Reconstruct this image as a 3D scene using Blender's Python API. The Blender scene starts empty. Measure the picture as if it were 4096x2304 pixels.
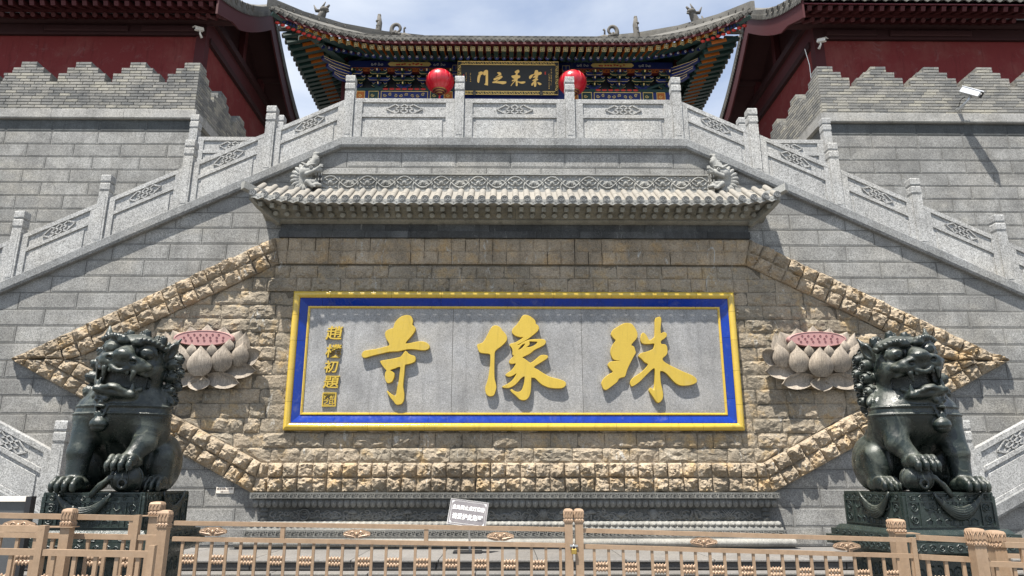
import bpy, bmesh, math, random
import numpy as np
from mathutils import Vector, Matrix, noise as mnoise
from mathutils.geometry import tessellate_polygon

S = bpy.context.scene
R = math.radians
rnd = random.Random(7)

# ------------------------------------------------------------------ camera, sky, sun, exposure
CAM = (-0.18, -15.0, 1.6)
PITCH, YAW, FOC = R(15), R(0.6), 2840.0
cam = bpy.data.objects.new('camera', bpy.data.cameras.new('camera'))
S.collection.objects.link(cam)
cam.location = CAM
cam.rotation_euler = (R(90) + PITCH, 0, -YAW)
cam.data.sensor_width = 36
cam.data.lens = FOC / 4096 * 36
cam.data.clip_end = 3000
S.camera = cam

SUN_DIR = Vector((0.72, 1.0, -3.0)).normalized()          # the way the light travels
SUN_EL = math.asin(-SUN_DIR.z)
SUN_AZ = math.atan2(-SUN_DIR.x, -SUN_DIR.y)
W = bpy.data.worlds.new('World'); S.world = W; W.use_nodes = True
wt = W.node_tree; wt.nodes.clear()
def wn(t, **k):
    n = wt.nodes.new(t)
    for a, b in k.items():
        setattr(n, a, b)
    return n
sky = wn('ShaderNodeTexSky', sky_type='NISHITA', sun_disc=False, sun_elevation=SUN_EL, sun_rotation=SUN_AZ,
         altitude=900, air_density=1.0, dust_density=0.6, ozone_density=1.6)
tc = wn('ShaderNodeTexCoord'); mp = wn('ShaderNodeMapping')
mp.inputs['Scale'].default_value = (1.0, 1.0, 2.4); mp.inputs['Location'].default_value = (3.1, 0.6, 0.0)
cn = wn('ShaderNodeTexNoise'); cn.inputs['Scale'].default_value = 2.1; cn.inputs['Detail'].default_value = 7
cn.inputs['Roughness'].default_value = 0.52; cn.inputs['Distortion'].default_value = 0.35
cr = wn('ShaderNodeValToRGB'); cr.color_ramp.elements[0].position = 0.40; cr.color_ramp.elements[1].position = 0.66
cr.color_ramp.elements[0].color = (0.30, 0.30, 0.30, 1); cr.color_ramp.elements[1].color = (0.97, 0.97, 0.97, 1)
mx = wn('ShaderNodeMix', data_type='RGBA'); mx.inputs['B'].default_value = (4.7, 4.95, 5.3, 1)
bg = wn('ShaderNodeBackground'); bg.inputs['Strength'].default_value = 0.10
wo = wn('ShaderNodeOutputWorld')
L = wt.links.new
L(tc.outputs['Generated'], mp.inputs['Vector']); L(mp.outputs['Vector'], cn.inputs['Vector'])
L(cn.outputs['Fac'], cr.inputs['Fac']); L(cr.outputs['Color'], mx.inputs['Factor'])
L(sky.outputs['Color'], mx.inputs['A']); L(mx.outputs['Result'], bg.inputs['Color']); L(bg.outputs['Background'], wo.inputs['Surface'])

sun = bpy.data.objects.new('sun', bpy.data.lights.new('sun', 'SUN'))
S.collection.objects.link(sun)
sun.data.energy = 5.0; sun.data.angle = R(0.5); sun.data.color = (1.0, 0.95, 0.87)
sun.rotation_euler = SUN_DIR.to_track_quat('-Z', 'Y').to_euler()
sun.location = (-8, -14, 40)
S.view_settings.view_transform = 'Standard'; S.view_settings.look = 'None'
S.view_settings.exposure = 1.12; S.view_settings.gamma = 1.0
S.cycles.max_bounces = 6; S.cycles.diffuse_bounces = 3; S.cycles.glossy_bounces = 3
S.cycles.caustics_reflective = False; S.cycles.caustics_refractive = False
S.cycles.use_denoising = True

# pixel of the 4096 x 2304 photograph -> point on the upright plane at depth y (used to survey the site)
_fw = Vector((math.sin(YAW) * math.cos(PITCH), math.cos(YAW) * math.cos(PITCH), math.sin(PITCH)))
_rt = Vector((math.cos(YAW), -math.sin(YAW), 0)); _up = _rt.cross(_fw)
def at(u, v, y):
    d = _fw + _rt * ((u - 2048) / FOC) + _up * ((1152 - v) / FOC)
    return Vector(CAM) + d * ((y - CAM[1]) / d.y)

# ------------------------------------------------------------------ materials
MATS = {}
class N:
    """short-hand for building a node tree"""
    def __init__(s, name):
        s.m = bpy.data.materials.new(name); s.m.use_nodes = True; s.t = s.m.node_tree
        s.b = s.t.nodes['Principled BSDF']; s._pos = None
    def n(s, t, **k):
        x = s.t.nodes.new(t)
        for a, b in k.items():
            setattr(x, a, b)
        return x
    def l(s, a, b): s.t.links.new(a, b)
    def pos(s, sc=(1, 1, 1)):
        g = s.n('ShaderNodeNewGeometry')
        m = s.n('ShaderNodeMapping'); m.inputs['Scale'].default_value = sc
        s.l(g.outputs['Position'], m.inputs['Vector']); return m.outputs['Vector']
    def obj(s, sc=(1, 1, 1)):
        g = s.n('ShaderNodeTexCoord')
        m = s.n('ShaderNodeMapping'); m.inputs['Scale'].default_value = sc
        s.l(g.outputs['Object'], m.inputs['Vector']); return m.outputs['Vector']
    def noise(s, scale, detail=4, rough=.55, vec=None, dist=0):
        x = s.n('ShaderNodeTexNoise'); x.inputs['Scale'].default_value = scale
        x.inputs['Detail'].default_value = detail; x.inputs['Roughness'].default_value = rough
        x.inputs['Distortion'].default_value = dist
        s.l(vec if vec is not None else s.pos(), x.inputs['Vector']); return x.outputs['Fac']
    def ramp(s, fac, stops):
        x = s.n('ShaderNodeValToRGB'); e = x.color_ramp.elements
        while len(e) < len(stops): e.new(0.5)
        for el, (p, c) in zip(e, stops):
            el.position = p; el.color = (c, c, c, 1) if isinstance(c, (int, float)) else (*c, 1)
        s.l(fac, x.inputs['Fac']); return x.outputs['Color']
    def mix(s, a, b, fac, mode='MIX'):
        x = s.n('ShaderNodeMix', data_type='RGBA', blend_type=mode)
        for v, k in ((a, 'A'), (b, 'B'), (fac, 'Factor')):
            if isinstance(v, (int, float)): x.inputs[k].default_value = v if k == 'Factor' else (v, v, v, 1)
            elif isinstance(v, tuple): x.inputs[k].default_value = (*v, 1)
            else: s.l(v, x.inputs[k])
        return x.outputs['Result']
    def rand(s):
        return s.n('ShaderNodeObjectInfo').outputs['Random']
    def math(s, op, a, b=0):
        x = s.n('ShaderNodeMath', operation=op)
        for i, v in enumerate((a, b)):
            if isinstance(v, (int, float)): x.inputs[i].default_value = v
            else: s.l(v, x.inputs[i])
        return x.outputs[0]
    def bump(s, h, strength=.5, dist=.02, prev=None):
        x = s.n('ShaderNodeBump'); x.inputs['Strength'].default_value = strength; x.inputs['Distance'].default_value = dist
        s.l(h, x.inputs['Height'])
        if prev is not None: s.l(prev, x.inputs['Normal'])
        return x.outputs['Normal']
    def out(s, col=None, rough=.8, nrm=None, metal=0, spec=.5, coat=0):
        if col is not None:
            if isinstance(col, tuple): s.b.inputs['Base Color'].default_value = (*col, 1)
            else: s.l(col, s.b.inputs['Base Color'])
        if isinstance(rough, (int, float)): s.b.inputs['Roughness'].default_value = rough
        else: s.l(rough, s.b.inputs['Roughness'])
        s.b.inputs['Metallic'].default_value = metal
        s.b.inputs['Specular IOR Level'].default_value = spec
        s.b.inputs['Coat Weight'].default_value = coat
        if nrm is not None: s.l(nrm, s.b.inputs['Normal'])
        MATS[s.m.name] = s.m
        return s.m

def stone(name, c, var=.16, tint=(1, 1, 1), dark=.55, streak=.5, speck=.35, bump=.35, bscale=90, rough=.85, blot=1.3, light=None, edge=0, vein=0):
    """grey dressed stone: fine speckle, blotches, rain streaks, each piece a little different"""
    n = N(name)
    lo = tuple(x * (1 - var) for x in c); hi = tuple(min(1, x * (1 + var)) for x in c)
    col = n.mix(lo, hi, n.rand())
    warm = tuple(a * b for a, b in zip(c, (1.06, 1.0, .90)))
    col = n.mix(col, warm, n.ramp(n.noise(.9, 3), [(.45, 0), (.75, .55)]))
    if edge:
        col = n.mix(col, tuple(x * .62 for x in c), n.ramp(n.noise(.33, 5, .65), [(.46, 0), (.68, .8)]))
        col = n.mix(col, tuple(a * b for a, b in zip(c, (1.22, 1.16, 1.04))), n.ramp(n.noise(.55, 4, .6, n.pos((1, 1, 2.2))), [(.55, 0), (.72, .6)]))
    b = n.noise(blot, 5, .62)
    col = n.mix(col, tuple(x * dark for x in c), n.ramp(b, [(.42, 0), (.72, .85)]))
    if streak:
        st = n.noise(1.0, 4, .6, n.pos((5.5, 5.5, .55)))
        col = n.mix(col, tuple(x * dark * .8 for x in c), n.ramp(st, [(.52, 0), (.75, streak)]))
    if light:
        st = n.noise(1.0, 6, .7, n.pos((7, 7, 1.4)), 1.0)
        col = n.mix(col, light[0], n.ramp(st, [(.62, 0), (.72, light[1])]))
    sp = n.noise(52, 2, .75)
    col = n.mix(col, n.ramp(sp, [(.30, .30), (.5, 1.0), (.70, 1.6)]), min(1, speck * 1.5), 'MULTIPLY')
    sp2 = n.noise(21, 4, .7)
    col = n.mix(col, n.ramp(sp2, [(.32, .6), (.68, 1.35)]), speck * 1.1, 'MULTIPLY')
    if edge:      # grime gathers along each block's chiselled margin
        sx = n.n('ShaderNodeSeparateXYZ'); n.l(n.obj(), sx.inputs['Vector'])
        ez_ = n.math('MULTIPLY', n.math('ABSOLUTE', sx.outputs['Z']), 1 / .186); ex_ = n.math('MULTIPLY', n.math('ABSOLUTE', sx.outputs['X']), 1 / .625)
        e = n.math('MAXIMUM', n.math('POWER', ez_, 3.0), n.math('POWER', ex_, 10.0))
        e = n.math('MULTIPLY', e, n.ramp(n.noise(2.6, 4, .7), [(.35, .15), (.68, 1.0)]))
        col = n.mix(col, tuple(x * .40 for x in c), n.math('MULTIPLY', e, edge))
    nr = n.bump(n.noise(bscale, 3, .7), bump, .01)
    if vein:
        vn = n.noise(1.0, 4, .6, n.pos((70, 30, 5)), .4)
        col = n.mix(col, n.ramp(vn, [(.35, .62), (.62, 1.15)]), vein, 'MULTIPLY'); nr = n.bump(vn, .5, .012, nr)
    return n.out(col, rough, nr, spec=.25)

stone('granite', (.275, .273, .262), var=.15, dark=.5, streak=.35, blot=1.6, speck=.5, edge=.6)
stone('granite_light', (.355, .355, .348), var=.05, dark=.70, streak=.35, speck=.6)
stone('granite_pale', (.32, .315, .30), var=.06, dark=.6, streak=.5, speck=.4)
stone('coping_stone', (.235, .24, .24), var=.08, dark=.6, streak=.4, speck=.5, bump=.8, bscale=60)
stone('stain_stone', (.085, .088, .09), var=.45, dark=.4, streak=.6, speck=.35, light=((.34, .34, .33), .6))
stone('dark_course', (.085, .09, .09), var=.2, dark=.55, streak=.6, light=((.22, .22, .22), .3))
stone('eave_stone', (.30, .30, .285), var=.06, dark=.55, streak=.4, speck=.25)
stone('tile_pale', (.235, .22, .195), var=.05, dark=.8, streak=.2, speck=.15)
stone('rafter_stone', (.25, .245, .215), var=.12, dark=.45, streak=.7, speck=.25)
stone('carved_stone', (.105, .108, .104), var=.05, dark=.5, streak=.5, speck=.3)
stone('relief_stone', (.19, .19, .18), var=.05, dark=.45, streak=.4, speck=.3)
stone('carved_pale', (.27, .265, .245), var=.06, dark=.6, streak=.5, speck=.3)
stone('panel_stone', (.30, .30, .30), var=.05, dark=.6, streak=.5, speck=.35, bump=.5, bscale=70)
stone('lotus_stone', (.335, .29, .24), var=.10, dark=.5, streak=.7, speck=.25, vein=.8)
stone('paving', (.165, .157, .148), var=.12, dark=.75, streak=0, speck=.3)
stone('forecourt', (.13, .125, .115), var=.1, dark=.8, streak=0, speck=.3)
stone('mortar', (.13, .13, .125), var=0, dark=.7, streak=.2, speck=.3)
stone('tile_grey', (.135, .13, .118), var=.2, dark=.5, streak=.2, speck=.3)

def rock(name, c1, c2, c3):
    n = N(name)
    col = n.mix(c1, c2, n.ramp(n.rand(), [(.1, 0), (.9, 1)]))
    col = n.mix(col, tuple(x * .62 for x in c1), n.ramp(n.noise(.8, 4, .6), [(.42, 0), (.62, .9)]))
    col = n.mix(col, c3, n.ramp(n.noise(2.3, 5, .65), [(.52, 0), (.70, .85)]))
    gr = tuple(x * .40 for x in c1)
    col = n.mix(col, gr, n.ramp(n.noise(6.0, 5, .7), [(.55, 0), (.75, .75)]))
    st = n.noise(1.0, 6, .7, n.pos((5, 5, 1.6)), 1.5)
    col = n.mix(col, (.46, .45, .42), n.ramp(st, [(.60, 0), (.69, .8)]))
    col = n.mix(col, n.ramp(n.noise(34, 5, .8), [(.30, .35), (.5, 1.0), (.7, 1.5)]), .75, 'MULTIPLY')
    h = n.noise(16, 8, .68)
    nr = n.bump(h, .85, .05)
    nr = n.bump(n.noise(75, 3, .7), .4, .012, nr)
    return n.out(col, .92, nr, spec=.15)
rock('rock_tan', (.36, .297, .22), (.41, .33, .237), (.42, .29, .15))
rock('rock_field', (.315, .272, .21), (.37, .305, .227), (.42, .30, .155))
rock('rock_joint', (.16, .14, .11), (.16, .14, .11), (.17, .13, .08))

def paint(name, c, rough=.5, var=.10, wear=.25, wearc=None, spec=.5, metal=0, coat=0, bump=.05, nsc=3.0, streak=0, scuff=0):
    n = N(name)
    col = n.mix(tuple(x * (1 - var) for x in c), tuple(min(1, x * (1 + var)) for x in c), n.rand())
    wc = wearc or tuple(x * .55 for x in c)
    col = n.mix(col, wc, n.ramp(n.noise(nsc, 6, .65), [(.5, 0), (.8, wear)]))
    col = n.mix(col, n.ramp(n.noise(40, 3, .6), [(.3, .85), (.7, 1.12)]), .5, 'MULTIPLY')
    if streak:
        col = n.mix(col, tuple(x * .38 for x in c), n.ramp(n.noise(1.0, 6, .7, n.pos((9, 9, 1.1)), .6), [(.52, 0), (.72, streak)]))
        col = n.mix(col, tuple(.55 * x + .12 for x in c), n.ramp(n.noise(2.4, 6, .75, None, .7), [(.56, 0), (.70, streak * .8)]))
    if scuff:
        col = n.mix(col, tuple(x * .45 for x in c), n.ramp(n.noise(31, 5, .8), [(.60, 0), (.68, scuff)]))
        col = n.mix(col, tuple(min(1, x * 1.45) for x in c), n.ramp(n.noise(17, 5, .8, n.pos((1, 1, 5))), [(.62, 0), (.70, scuff * .7)]))
        rough = n.ramp(n.noise(9, 4, .6), [(.35, rough * .7), (.7, min(1, rough * 1.5))])
    nr = n.bump(n.noise(nsc * 9, 4), bump, .01)
    return n.out(col, rough, nr, metal, spec, coat)
paint('gold_paint', (.47, .33, .042), .42, .04, .35, (.36, .23, .025), streak=.35, scuff=.25)
paint('yellow_glaze', (.54, .37, .04), .16, .05, .35, (.40, .23, .03), coat=.5, bump=.2, streak=.5, scuff=.4)
paint('blue_glaze', (.002, .028, .25), .2, .1, .4, (.003, .010, .11), spec=.35, coat=.15, streak=.5, scuff=.2, bump=.15)
paint('gold_leaf', (.85, .56, .17), .4, .05, .2)
paint('gold_line', (.74, .55, .2), .5, .05, .2)
paint('plaque_black', (.010, .013, .017), .55, .05, .2)
paint('lotus_pink', (.38, .205, .195), .7, .03, .4, (.30, .165, .155))
paint('seed_dark', (.20, .07, .08), .8)
paint('fence_tan', (.33, .228, .148), .42, .06, .5, (.22, .155, .105), metal=.15, bump=.1, scuff=.5, streak=.25)
paint('fence_ornament', (.34, .232, .152), .45, .05, .4, (.17, .115, .075), metal=.1, scuff=.4)
paint('red_wall', (.165, .030, .030), .9, .03, .8, (.21, .075, .065), spec=.15, nsc=.8, streak=.45)
paint('red_wood', (.06, .012, .014), .7, .12, .4, (.06, .012, .012), spec=.3, nsc=2)
paint('dark_wood', (.035, .012, .013), .75, .15, .4, spec=.25, nsc=2)
paint('beam_blue', (.009, .02, .125), .5, .2, .3)
paint('beam_green', (.009, .036, .031), .5, .2, .3)
paint('rafter_orange', (.44, .125, .014), .5, .08, .3)
paint('rafter_green', (.009, .036, .032), .55, .1, .3)
paint('rafter_red', (.50, .03, .02), .5, .05, .2)
paint('white_paint', (.72, .72, .70), .5, .03, .1)
paint('board_red', (.10, .012, .018), .6, .08, .3)
paint('lantern_red', (.46, .005, .02), .35, .02, .1, spec=.5, coat=.3)
paint('camera_white', (.74, .73, .70), .4, .02, .15)
paint('camera_silver', (.55, .56, .57), .3, .02, .1, metal=.4)
paint('black_plastic', (.015, .015, .017), .4, .02, .1)
paint('brass', (.52, .36, .10), .3, .02, .2, metal=.8)
paint('steel', (.6, .6, .6), .3, .02, .1, metal=.9)
paint('sign_face', (.125, .115, .12), .32, .02, .25, (.42, .38, .39), spec=.6)
paint('plate_cream', (.72, .66, .58), .6, .02, .2)
paint('ink_brown', (.13, .10, .08), .7)
paint('board_dark', (.07, .075, .08), .25, .05, .2)
paint('roof_ornament', (.12, .112, .10), .85, .05, .5, spec=.2)

def brick_mat():
    n = N('grey_brick')
    col = n.ramp(n.rand(), [(0, (.16, .16, .155)), (.35, (.22, .215, .20)), (.7, (.27, .26, .235)), (1, (.31, .295, .25))])
    col = n.mix(col, (.085, .09, .095), n.ramp(n.noise(1.5, 4, .6), [(.47, 0), (.72, .75)]))
    col = n.mix(col, (.55, .55, .52), n.ramp(n.noise(3.2, 6, .75), [(.67, 0), (.74, .8)]))
    col = n.mix(col, n.ramp(n.noise(55, 3, .7), [(.3, .65), (.7, 1.3)]), .5, 'MULTIPLY')
    n.out(col, .92, n.bump(n.noise(30, 5, .7), .6, .02), spec=.15)
brick_mat()

def jade_mat():
    n = N('dark_jade')
    col = n.mix((.004, .008, .007), (.019, .027, .023), n.ramp(n.noise(3.2, 6, .65), [(.38, 0), (.70, 1)]))
    col = n.mix(col, (.15, .16, .12), n.ramp(n.noise(5.0, 7, .72, None, 1.2), [(.60, 0), (.74, .7)]))
    col = n.mix(col, (.085, .095, .078), n.ramp(n.noise(1.9, 5, .7, None, .8), [(.52, 0), (.66, .75)]))
    col = n.mix(col, (.13, .135, .12), n.ramp(n.noise(26, 5, .8), [(.60, 0), (.72, .6)]))
    ge = n.n('ShaderNodeNewGeometry'); sx = n.n('ShaderNodeSeparateXYZ'); n.l(ge.outputs['Normal'], sx.inputs['Vector'])
    du = n.math('MULTIPLY', n.ramp(sx.outputs['Z'], [(.25, 0), (.85, 1)]), n.ramp(n.noise(7, 6, .7), [(.38, 0), (.62, .8)]))
    col = n.mix(col, (.12, .125, .105), du)
    rg = n.mix(n.ramp(n.noise(9, 4, .6), [(.35, .17), (.7, .48)]), .6, du)
    n.out(col, rg, n.bump(n.noise(38, 5, .75), .35, .015), spec=.5)
jade_mat()
def carved_jade():
    n = N('carved_jade')
    v = n.n('ShaderNodeTexVoronoi', feature='SMOOTH_F1'); v.inputs['Scale'].default_value = 17
    n.l(n.pos(), v.inputs['Vector'])
    col = n.mix((.008, .015, .014), (.03, .042, .036), n.noise(4, 5))
    col = n.mix(col, (.16, .17, .15), n.ramp(n.noise(30, 5, .8), [(.60, 0), (.75, .5)]))
    n.out(col, n.ramp(n.noise(12, 4), [(.35, .2), (.7, .5)]), n.bump(n.noise(24, 6, .7), .5, .02), spec=.5)
carved_jade()

# ------------------------------------------------------------------ mesh helpers
class G:
    """collects polygons; .mesh() makes one mesh"""
    def __init__(s): s.v = []; s.f = []; s.mi = []; s.cur = 0
    def add(s, vs, fs):
        o = len(s.v); s.v += [tuple(map(float, p)) for p in vs]
        for f in fs:
            s.f.append([i + o for i in f]); s.mi.append(s.cur)
        return s
    def box(s, x0, x1, y0, y1, z0, z1):
        return s.add([(x0, y0, z0), (x1, y0, z0), (x1, y1, z0), (x0, y1, z0), (x0, y0, z1), (x1, y0, z1), (x1, y1, z1), (x0, y1, z1)],
                     [(0, 3, 2, 1), (4, 5, 6, 7), (0, 1, 5, 4), (1, 2, 6, 5), (2, 3, 7, 6), (3, 0, 4, 7)])
    def bbox(s, x0, x1, y0, y1, z0, z1, b=.01):
        """box with a bevelled front (toward -y) edge"""
        vs = []
        for (y, i) in ((y1, 0), (y0 + b, 0), (y0, b)):
            vs += [(x0 + i, y, z0 + i), (x1 - i, y, z0 + i), (x1 - i, y, z1 - i), (x0 + i, y, z1 - i)]
        fs = [(0, 1, 2, 3)]
        for k in (0, 4):
            for i in range(4):
                j = (i + 1) % 4
                fs.append((k + i, k + 4 + i, k + 4 + j, k + j))
        fs.append((11, 10, 9, 8))
        fs = [tuple(reversed(f)) if n_ in (0,) else f for n_, f in enumerate(fs)]
        return s.add(vs, fs)
    def prism(s, poly, y0, y1, inset=0):
        """polygon in x,z pushed from y0 (front) to y1 (back)"""
        n = len(poly)
        vs = [(x, y0, z) for x, z in poly] + [(x, y1, z) for x, z in poly]
        tri = tessellate_polygon([[Vector((x, z, 0)) for x, z in poly]])
        ar = sum(poly[i][0] * poly[(i + 1) % n][1] - poly[(i + 1) % n][0] * poly[i][1] for i in range(n))
        fs = []
        for t in tri:
            a = sum(poly[t[i]][0] * poly[t[(i + 1) % 3]][1] - poly[t[(i + 1) % 3]][0] * poly[t[i]][1] for i in range(3))
            t = tuple(t) if a > 0 else tuple(reversed(t))
            fs.append(t); fs.append(tuple(i + n for i in reversed(t)))
        for i in range(n):
            j = (i + 1) % n
            fs.append((j, i, i + n, j + n) if ar > 0 else (i, j, j + n, i + n))
        return s.add(vs, fs)
    def prism_x(s, poly, x0, x1):
        """polygon in y,z pushed along x"""
        n = len(poly)
        vs = [(x0, y, z) for y, z in poly] + [(x1, y, z) for y, z in poly]
        ar = sum(poly[i][0] * poly[(i + 1) % n][1] - poly[(i + 1) % n][0] * poly[i][1] for i in range(n))
        tri = tessellate_polygon([[Vector((y, z, 0)) for y, z in poly]])
        fs = []
        for t in tri:
            a = sum(poly[t[i]][0] * poly[t[(i + 1) % 3]][1] - poly[t[(i + 1) % 3]][0] * poly[t[i]][1] for i in range(3))
            t = tuple(t) if a > 0 else tuple(reversed(t))
            fs.append(tuple(reversed(t))); fs.append(tuple(i + n for i in t))
        for i in range(n):
            j = (i + 1) % n
            fs.append((i, j, j + n, i + n) if ar > 0 else (j, i, i + n, j + n))
        return s.add(vs, fs)
    def tube(s, pts, r, n=6, caps=True, flat=1.0):
        """sweep along pts; r number or list"""
        P = [Vector(p) for p in pts]; m = len(P)
        rs = r if isinstance(r, (list, tuple)) else [r] * m
        vs = []; prev = None
        for i in range(m):
            t = (P[min(i + 1, m - 1)] - P[max(i - 1, 0)])
            t = t.normalized() if t.length > 1e-9 else Vector((0, 0, 1))
            a = prev if prev is not None else (Vector((0, -1, 0)) if abs(t.y) < .9 else Vector((1, 0, 0)))
            a = (a - t * a.dot(t)).normalized(); b = t.cross(a); prev = a
            for k in range(n):
                w = 2 * math.pi * k / n
                vs.append(P[i] + (a * math.cos(w) * flat + b * math.sin(w)) * rs[i])
        fs = []
        for i in range(m - 1):
            for k in range(n):
                j = (k + 1) % n
                fs.append((i * n + k, i * n + j, (i + 1) * n + j, (i + 1) * n + k))
        if caps:
            fs.append(tuple(reversed(range(n)))); fs.append(tuple(range((m - 1) * n, m * n)))
        return s.add(vs, fs)
    def lathe(s, prof, n=12, c=(0, 0, 0), sx=1, sy=1, axis='z'):
        """profile of (r, h)"""
        vs = []
        for r, h in prof:
            for k in range(n):
                w = 2 * math.pi * (k + .5) / n
                a, b = r * math.cos(w) * sx, r * math.sin(w) * sy
                p = (a, b, h) if axis == 'z' else ((a, -h, b) if axis == 'y' else (h, a, b))
                vs.append((p[0] + c[0], p[1] + c[1], p[2] + c[2]))
        m = len(prof); fs = []
        for i in range(m - 1):
            for k in range(n):
                j = (k + 1) % n
                fs.append((i * n + k, i * n + j, (i + 1) * n + j, (i + 1) * n + k))
        fs.append(tuple(reversed(range(n)))); fs.append(tuple(range((m - 1) * n, m * n)))
        return s.add(vs, fs)
    def ball(s, c, r, nu=10, nv=7):
        r = r if isinstance(r, (tuple, list)) else (r, r, r)
        prof = []
        vs = []; fs = []
        for i in range(nv + 1):
            th = math.pi * i / nv
            for k in range(nu):
                w = 2 * math.pi * k / nu
                vs.append((c[0] + r[0] * math.sin(th) * math.cos(w), c[1] + r[1] * math.sin(th) * math.sin(w), c[2] - r[2] * math.cos(th)))
        for i in range(nv):
            for k in range(nu):
                j = (k + 1) % nu
                fs.append((i * nu + k, i * nu + j, (i + 1) * nu + j, (i + 1) * nu + k))
        return s.add(vs, fs)
    def tf(s, M, start=0):
        for i in range(start, len(s.v)):
            s.v[i] = tuple(M @ Vector(s.v[i]))
        return s
    def mesh(s, name, mats, smooth=False, fix=True):
        me = bpy.data.meshes.new(name)
        me.from_pydata(s.v, [], s.f)
        for m in (mats if isinstance(mats, (list, tuple)) else [mats]):
            me.materials.append(MATS[m])
        if any(s.mi): me.polygons.foreach_set('material_index', s.mi)
        if fix:
            bm = bmesh.new(); bm.from_mesh(me); bmesh.ops.recalc_face_normals(bm, faces=bm.faces); bm.to_mesh(me); bm.free()
        if smooth is True:
            me.polygons.foreach_set('use_smooth', [True] * len(me.polygons))
        elif smooth:
            me.polygons.foreach_set('use_smooth', [True] * len(me.polygons))
            me.set_sharp_from_angle(angle=R(smooth))
        me.update(); return me

COL = S.collection.objects
def ob(name, me, parent=None, loc=None, rot=None, scale=None):
    o = bpy.data.objects.new(name, me); COL.link(o)
    if parent is not None: o.parent = parent
    if loc is not None: o.location = loc
    if rot is not None: o.rotation_euler = rot
    if scale is not None: o.scale = scale
    return o
def part(name, g, mat, parent, smooth=False, **k):
    return ob(name, g.mesh(name, mat, smooth), parent, **k)
def tag(o, label, cat, group=None, kind=None):
    if label: o['label'] = label
    if cat: o['category'] = cat
    if group: o['group'] = group
    if kind: o['kind'] = kind
    return o
def thing(name, label, cat, loc=(0, 0, 0), rot=None, group=None):
    o = bpy.data.objects.new(name, None); COL.link(o); o.location = loc; o.empty_display_size = .2
    if rot is not None: o.rotation_euler = rot
    return tag(o, label, cat, group)
def copy_tree(o, parent=None):
    c = o.copy(); COL.link(c); c.parent = parent
    for ch in o.children: copy_tree(ch, c)
    return c
def smooth_closed(p, it=1):
    for _ in range(it):
        q = []; n = len(p)
        for i in range(n):
            a, b, c, d = (Vector(p[(i + k - 1) % n]) for k in range(4))
            q.append(tuple(b)); q.append(tuple((b * 9 + c * 9 - a - d) / 16))
        p = q
    return p
def glyph_mesh(name, loops, mat, depth, bevel=.004, res=1):
    """closed outlines (x, z) -> solid plate standing in the x,z plane, front at y=-depth"""
    cu = bpy.data.curves.new(name, 'CURVE'); cu.dimensions = '2D'; cu.fill_mode = 'BOTH'
    cu.extrude = depth / 2; cu.bevel_depth = bevel; cu.bevel_resolution = 0
    for lp in loops:
        sp = cu.splines.new('POLY'); sp.points.add(len(lp) - 1); sp.use_cyclic_u = True
        for q, (x, z) in zip(sp.points, lp): q.co = (x, z, 0, 1)
    return curve_to_mesh(cu, name, mat, depth)
def curve_to_mesh(cu, name, mat, depth):
    o = bpy.data.objects.new('tmp', cu); COL.link(o)
    dg = bpy.context.evaluated_depsgraph_get(); dg.update()
    me = bpy.data.meshes.new_from_object(o.evaluated_get(dg)); me.name = name
    me.transform(Matrix.Translation((0, -depth / 2, 0)) @ Matrix.Rotation(R(90), 4, 'X'))
    bpy.data.objects.remove(o); bpy.data.curves.remove(cu)
    me.materials.clear(); me.materials.append(MATS[mat]); return me
def text_mesh(txt, mat, size, depth=.004, offset=0.0, align='CENTER', shear=0):
    cu = bpy.data.curves.new('t', 'FONT'); cu.body = txt; cu.size = size; cu.extrude = depth / 2; cu.offset = offset
    cu.align_x = align; cu.align_y = 'CENTER'; cu.shear = shear; cu.resolution_u = 2
    return curve_to_mesh(cu, 'lettering', mat, depth)
# ------------------------------------------------------------------ ground, platform, steps
g = G().box(-60, 60, -40, 60, -.5, -.012)
tag(part('ground', g, 'forecourt', None), 'grey paved forecourt behind the fence', None, kind='structure')
PLZ = .28
plat = tag(thing('stone_steps', None, None), 'two broad pale stone steps before the plinth', None, kind='structure')
def slab_row(parent, name, z0, z1, y0, y1, L, mat, xr=13.5, gap=.006):
    x = -xr - rnd.random() * L
    while x < xr:
        w = L * rnd.uniform(.85, 1.15)
        g = G().bbox(x + gap, x + w - gap, y0, y1, z0, z1, .012)
        part(name, g, mat, parent); x += w
n = N('ribbed_stone')
wv = n.n('ShaderNodeTexWave', wave_type='BANDS', bands_direction='X'); wv.inputs['Scale'].default_value = 16
wv.inputs['Distortion'].default_value = 1.2; n.l(n.pos(), wv.inputs['Vector'])
c = n.mix((.20, .19, .18), (.13, .125, .12), n.noise(2, 4))
n.out(c, .9, n.bump(wv.outputs['Fac'], .9, .03), spec=.2)
for k, (z1, yf) in enumerate(((PLZ, -2.3), (PLZ - .165, -2.68))):
    slab_row(plat, 'tread', z1 - .045, z1, yf - .03, -.1 if k == 0 else yf + .3, 1.7, 'paving')
    slab_row(plat, 'riser', z1 - .165, z1 - .047, yf, yf + .2, 1.7, 'ribbed_stone')

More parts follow.
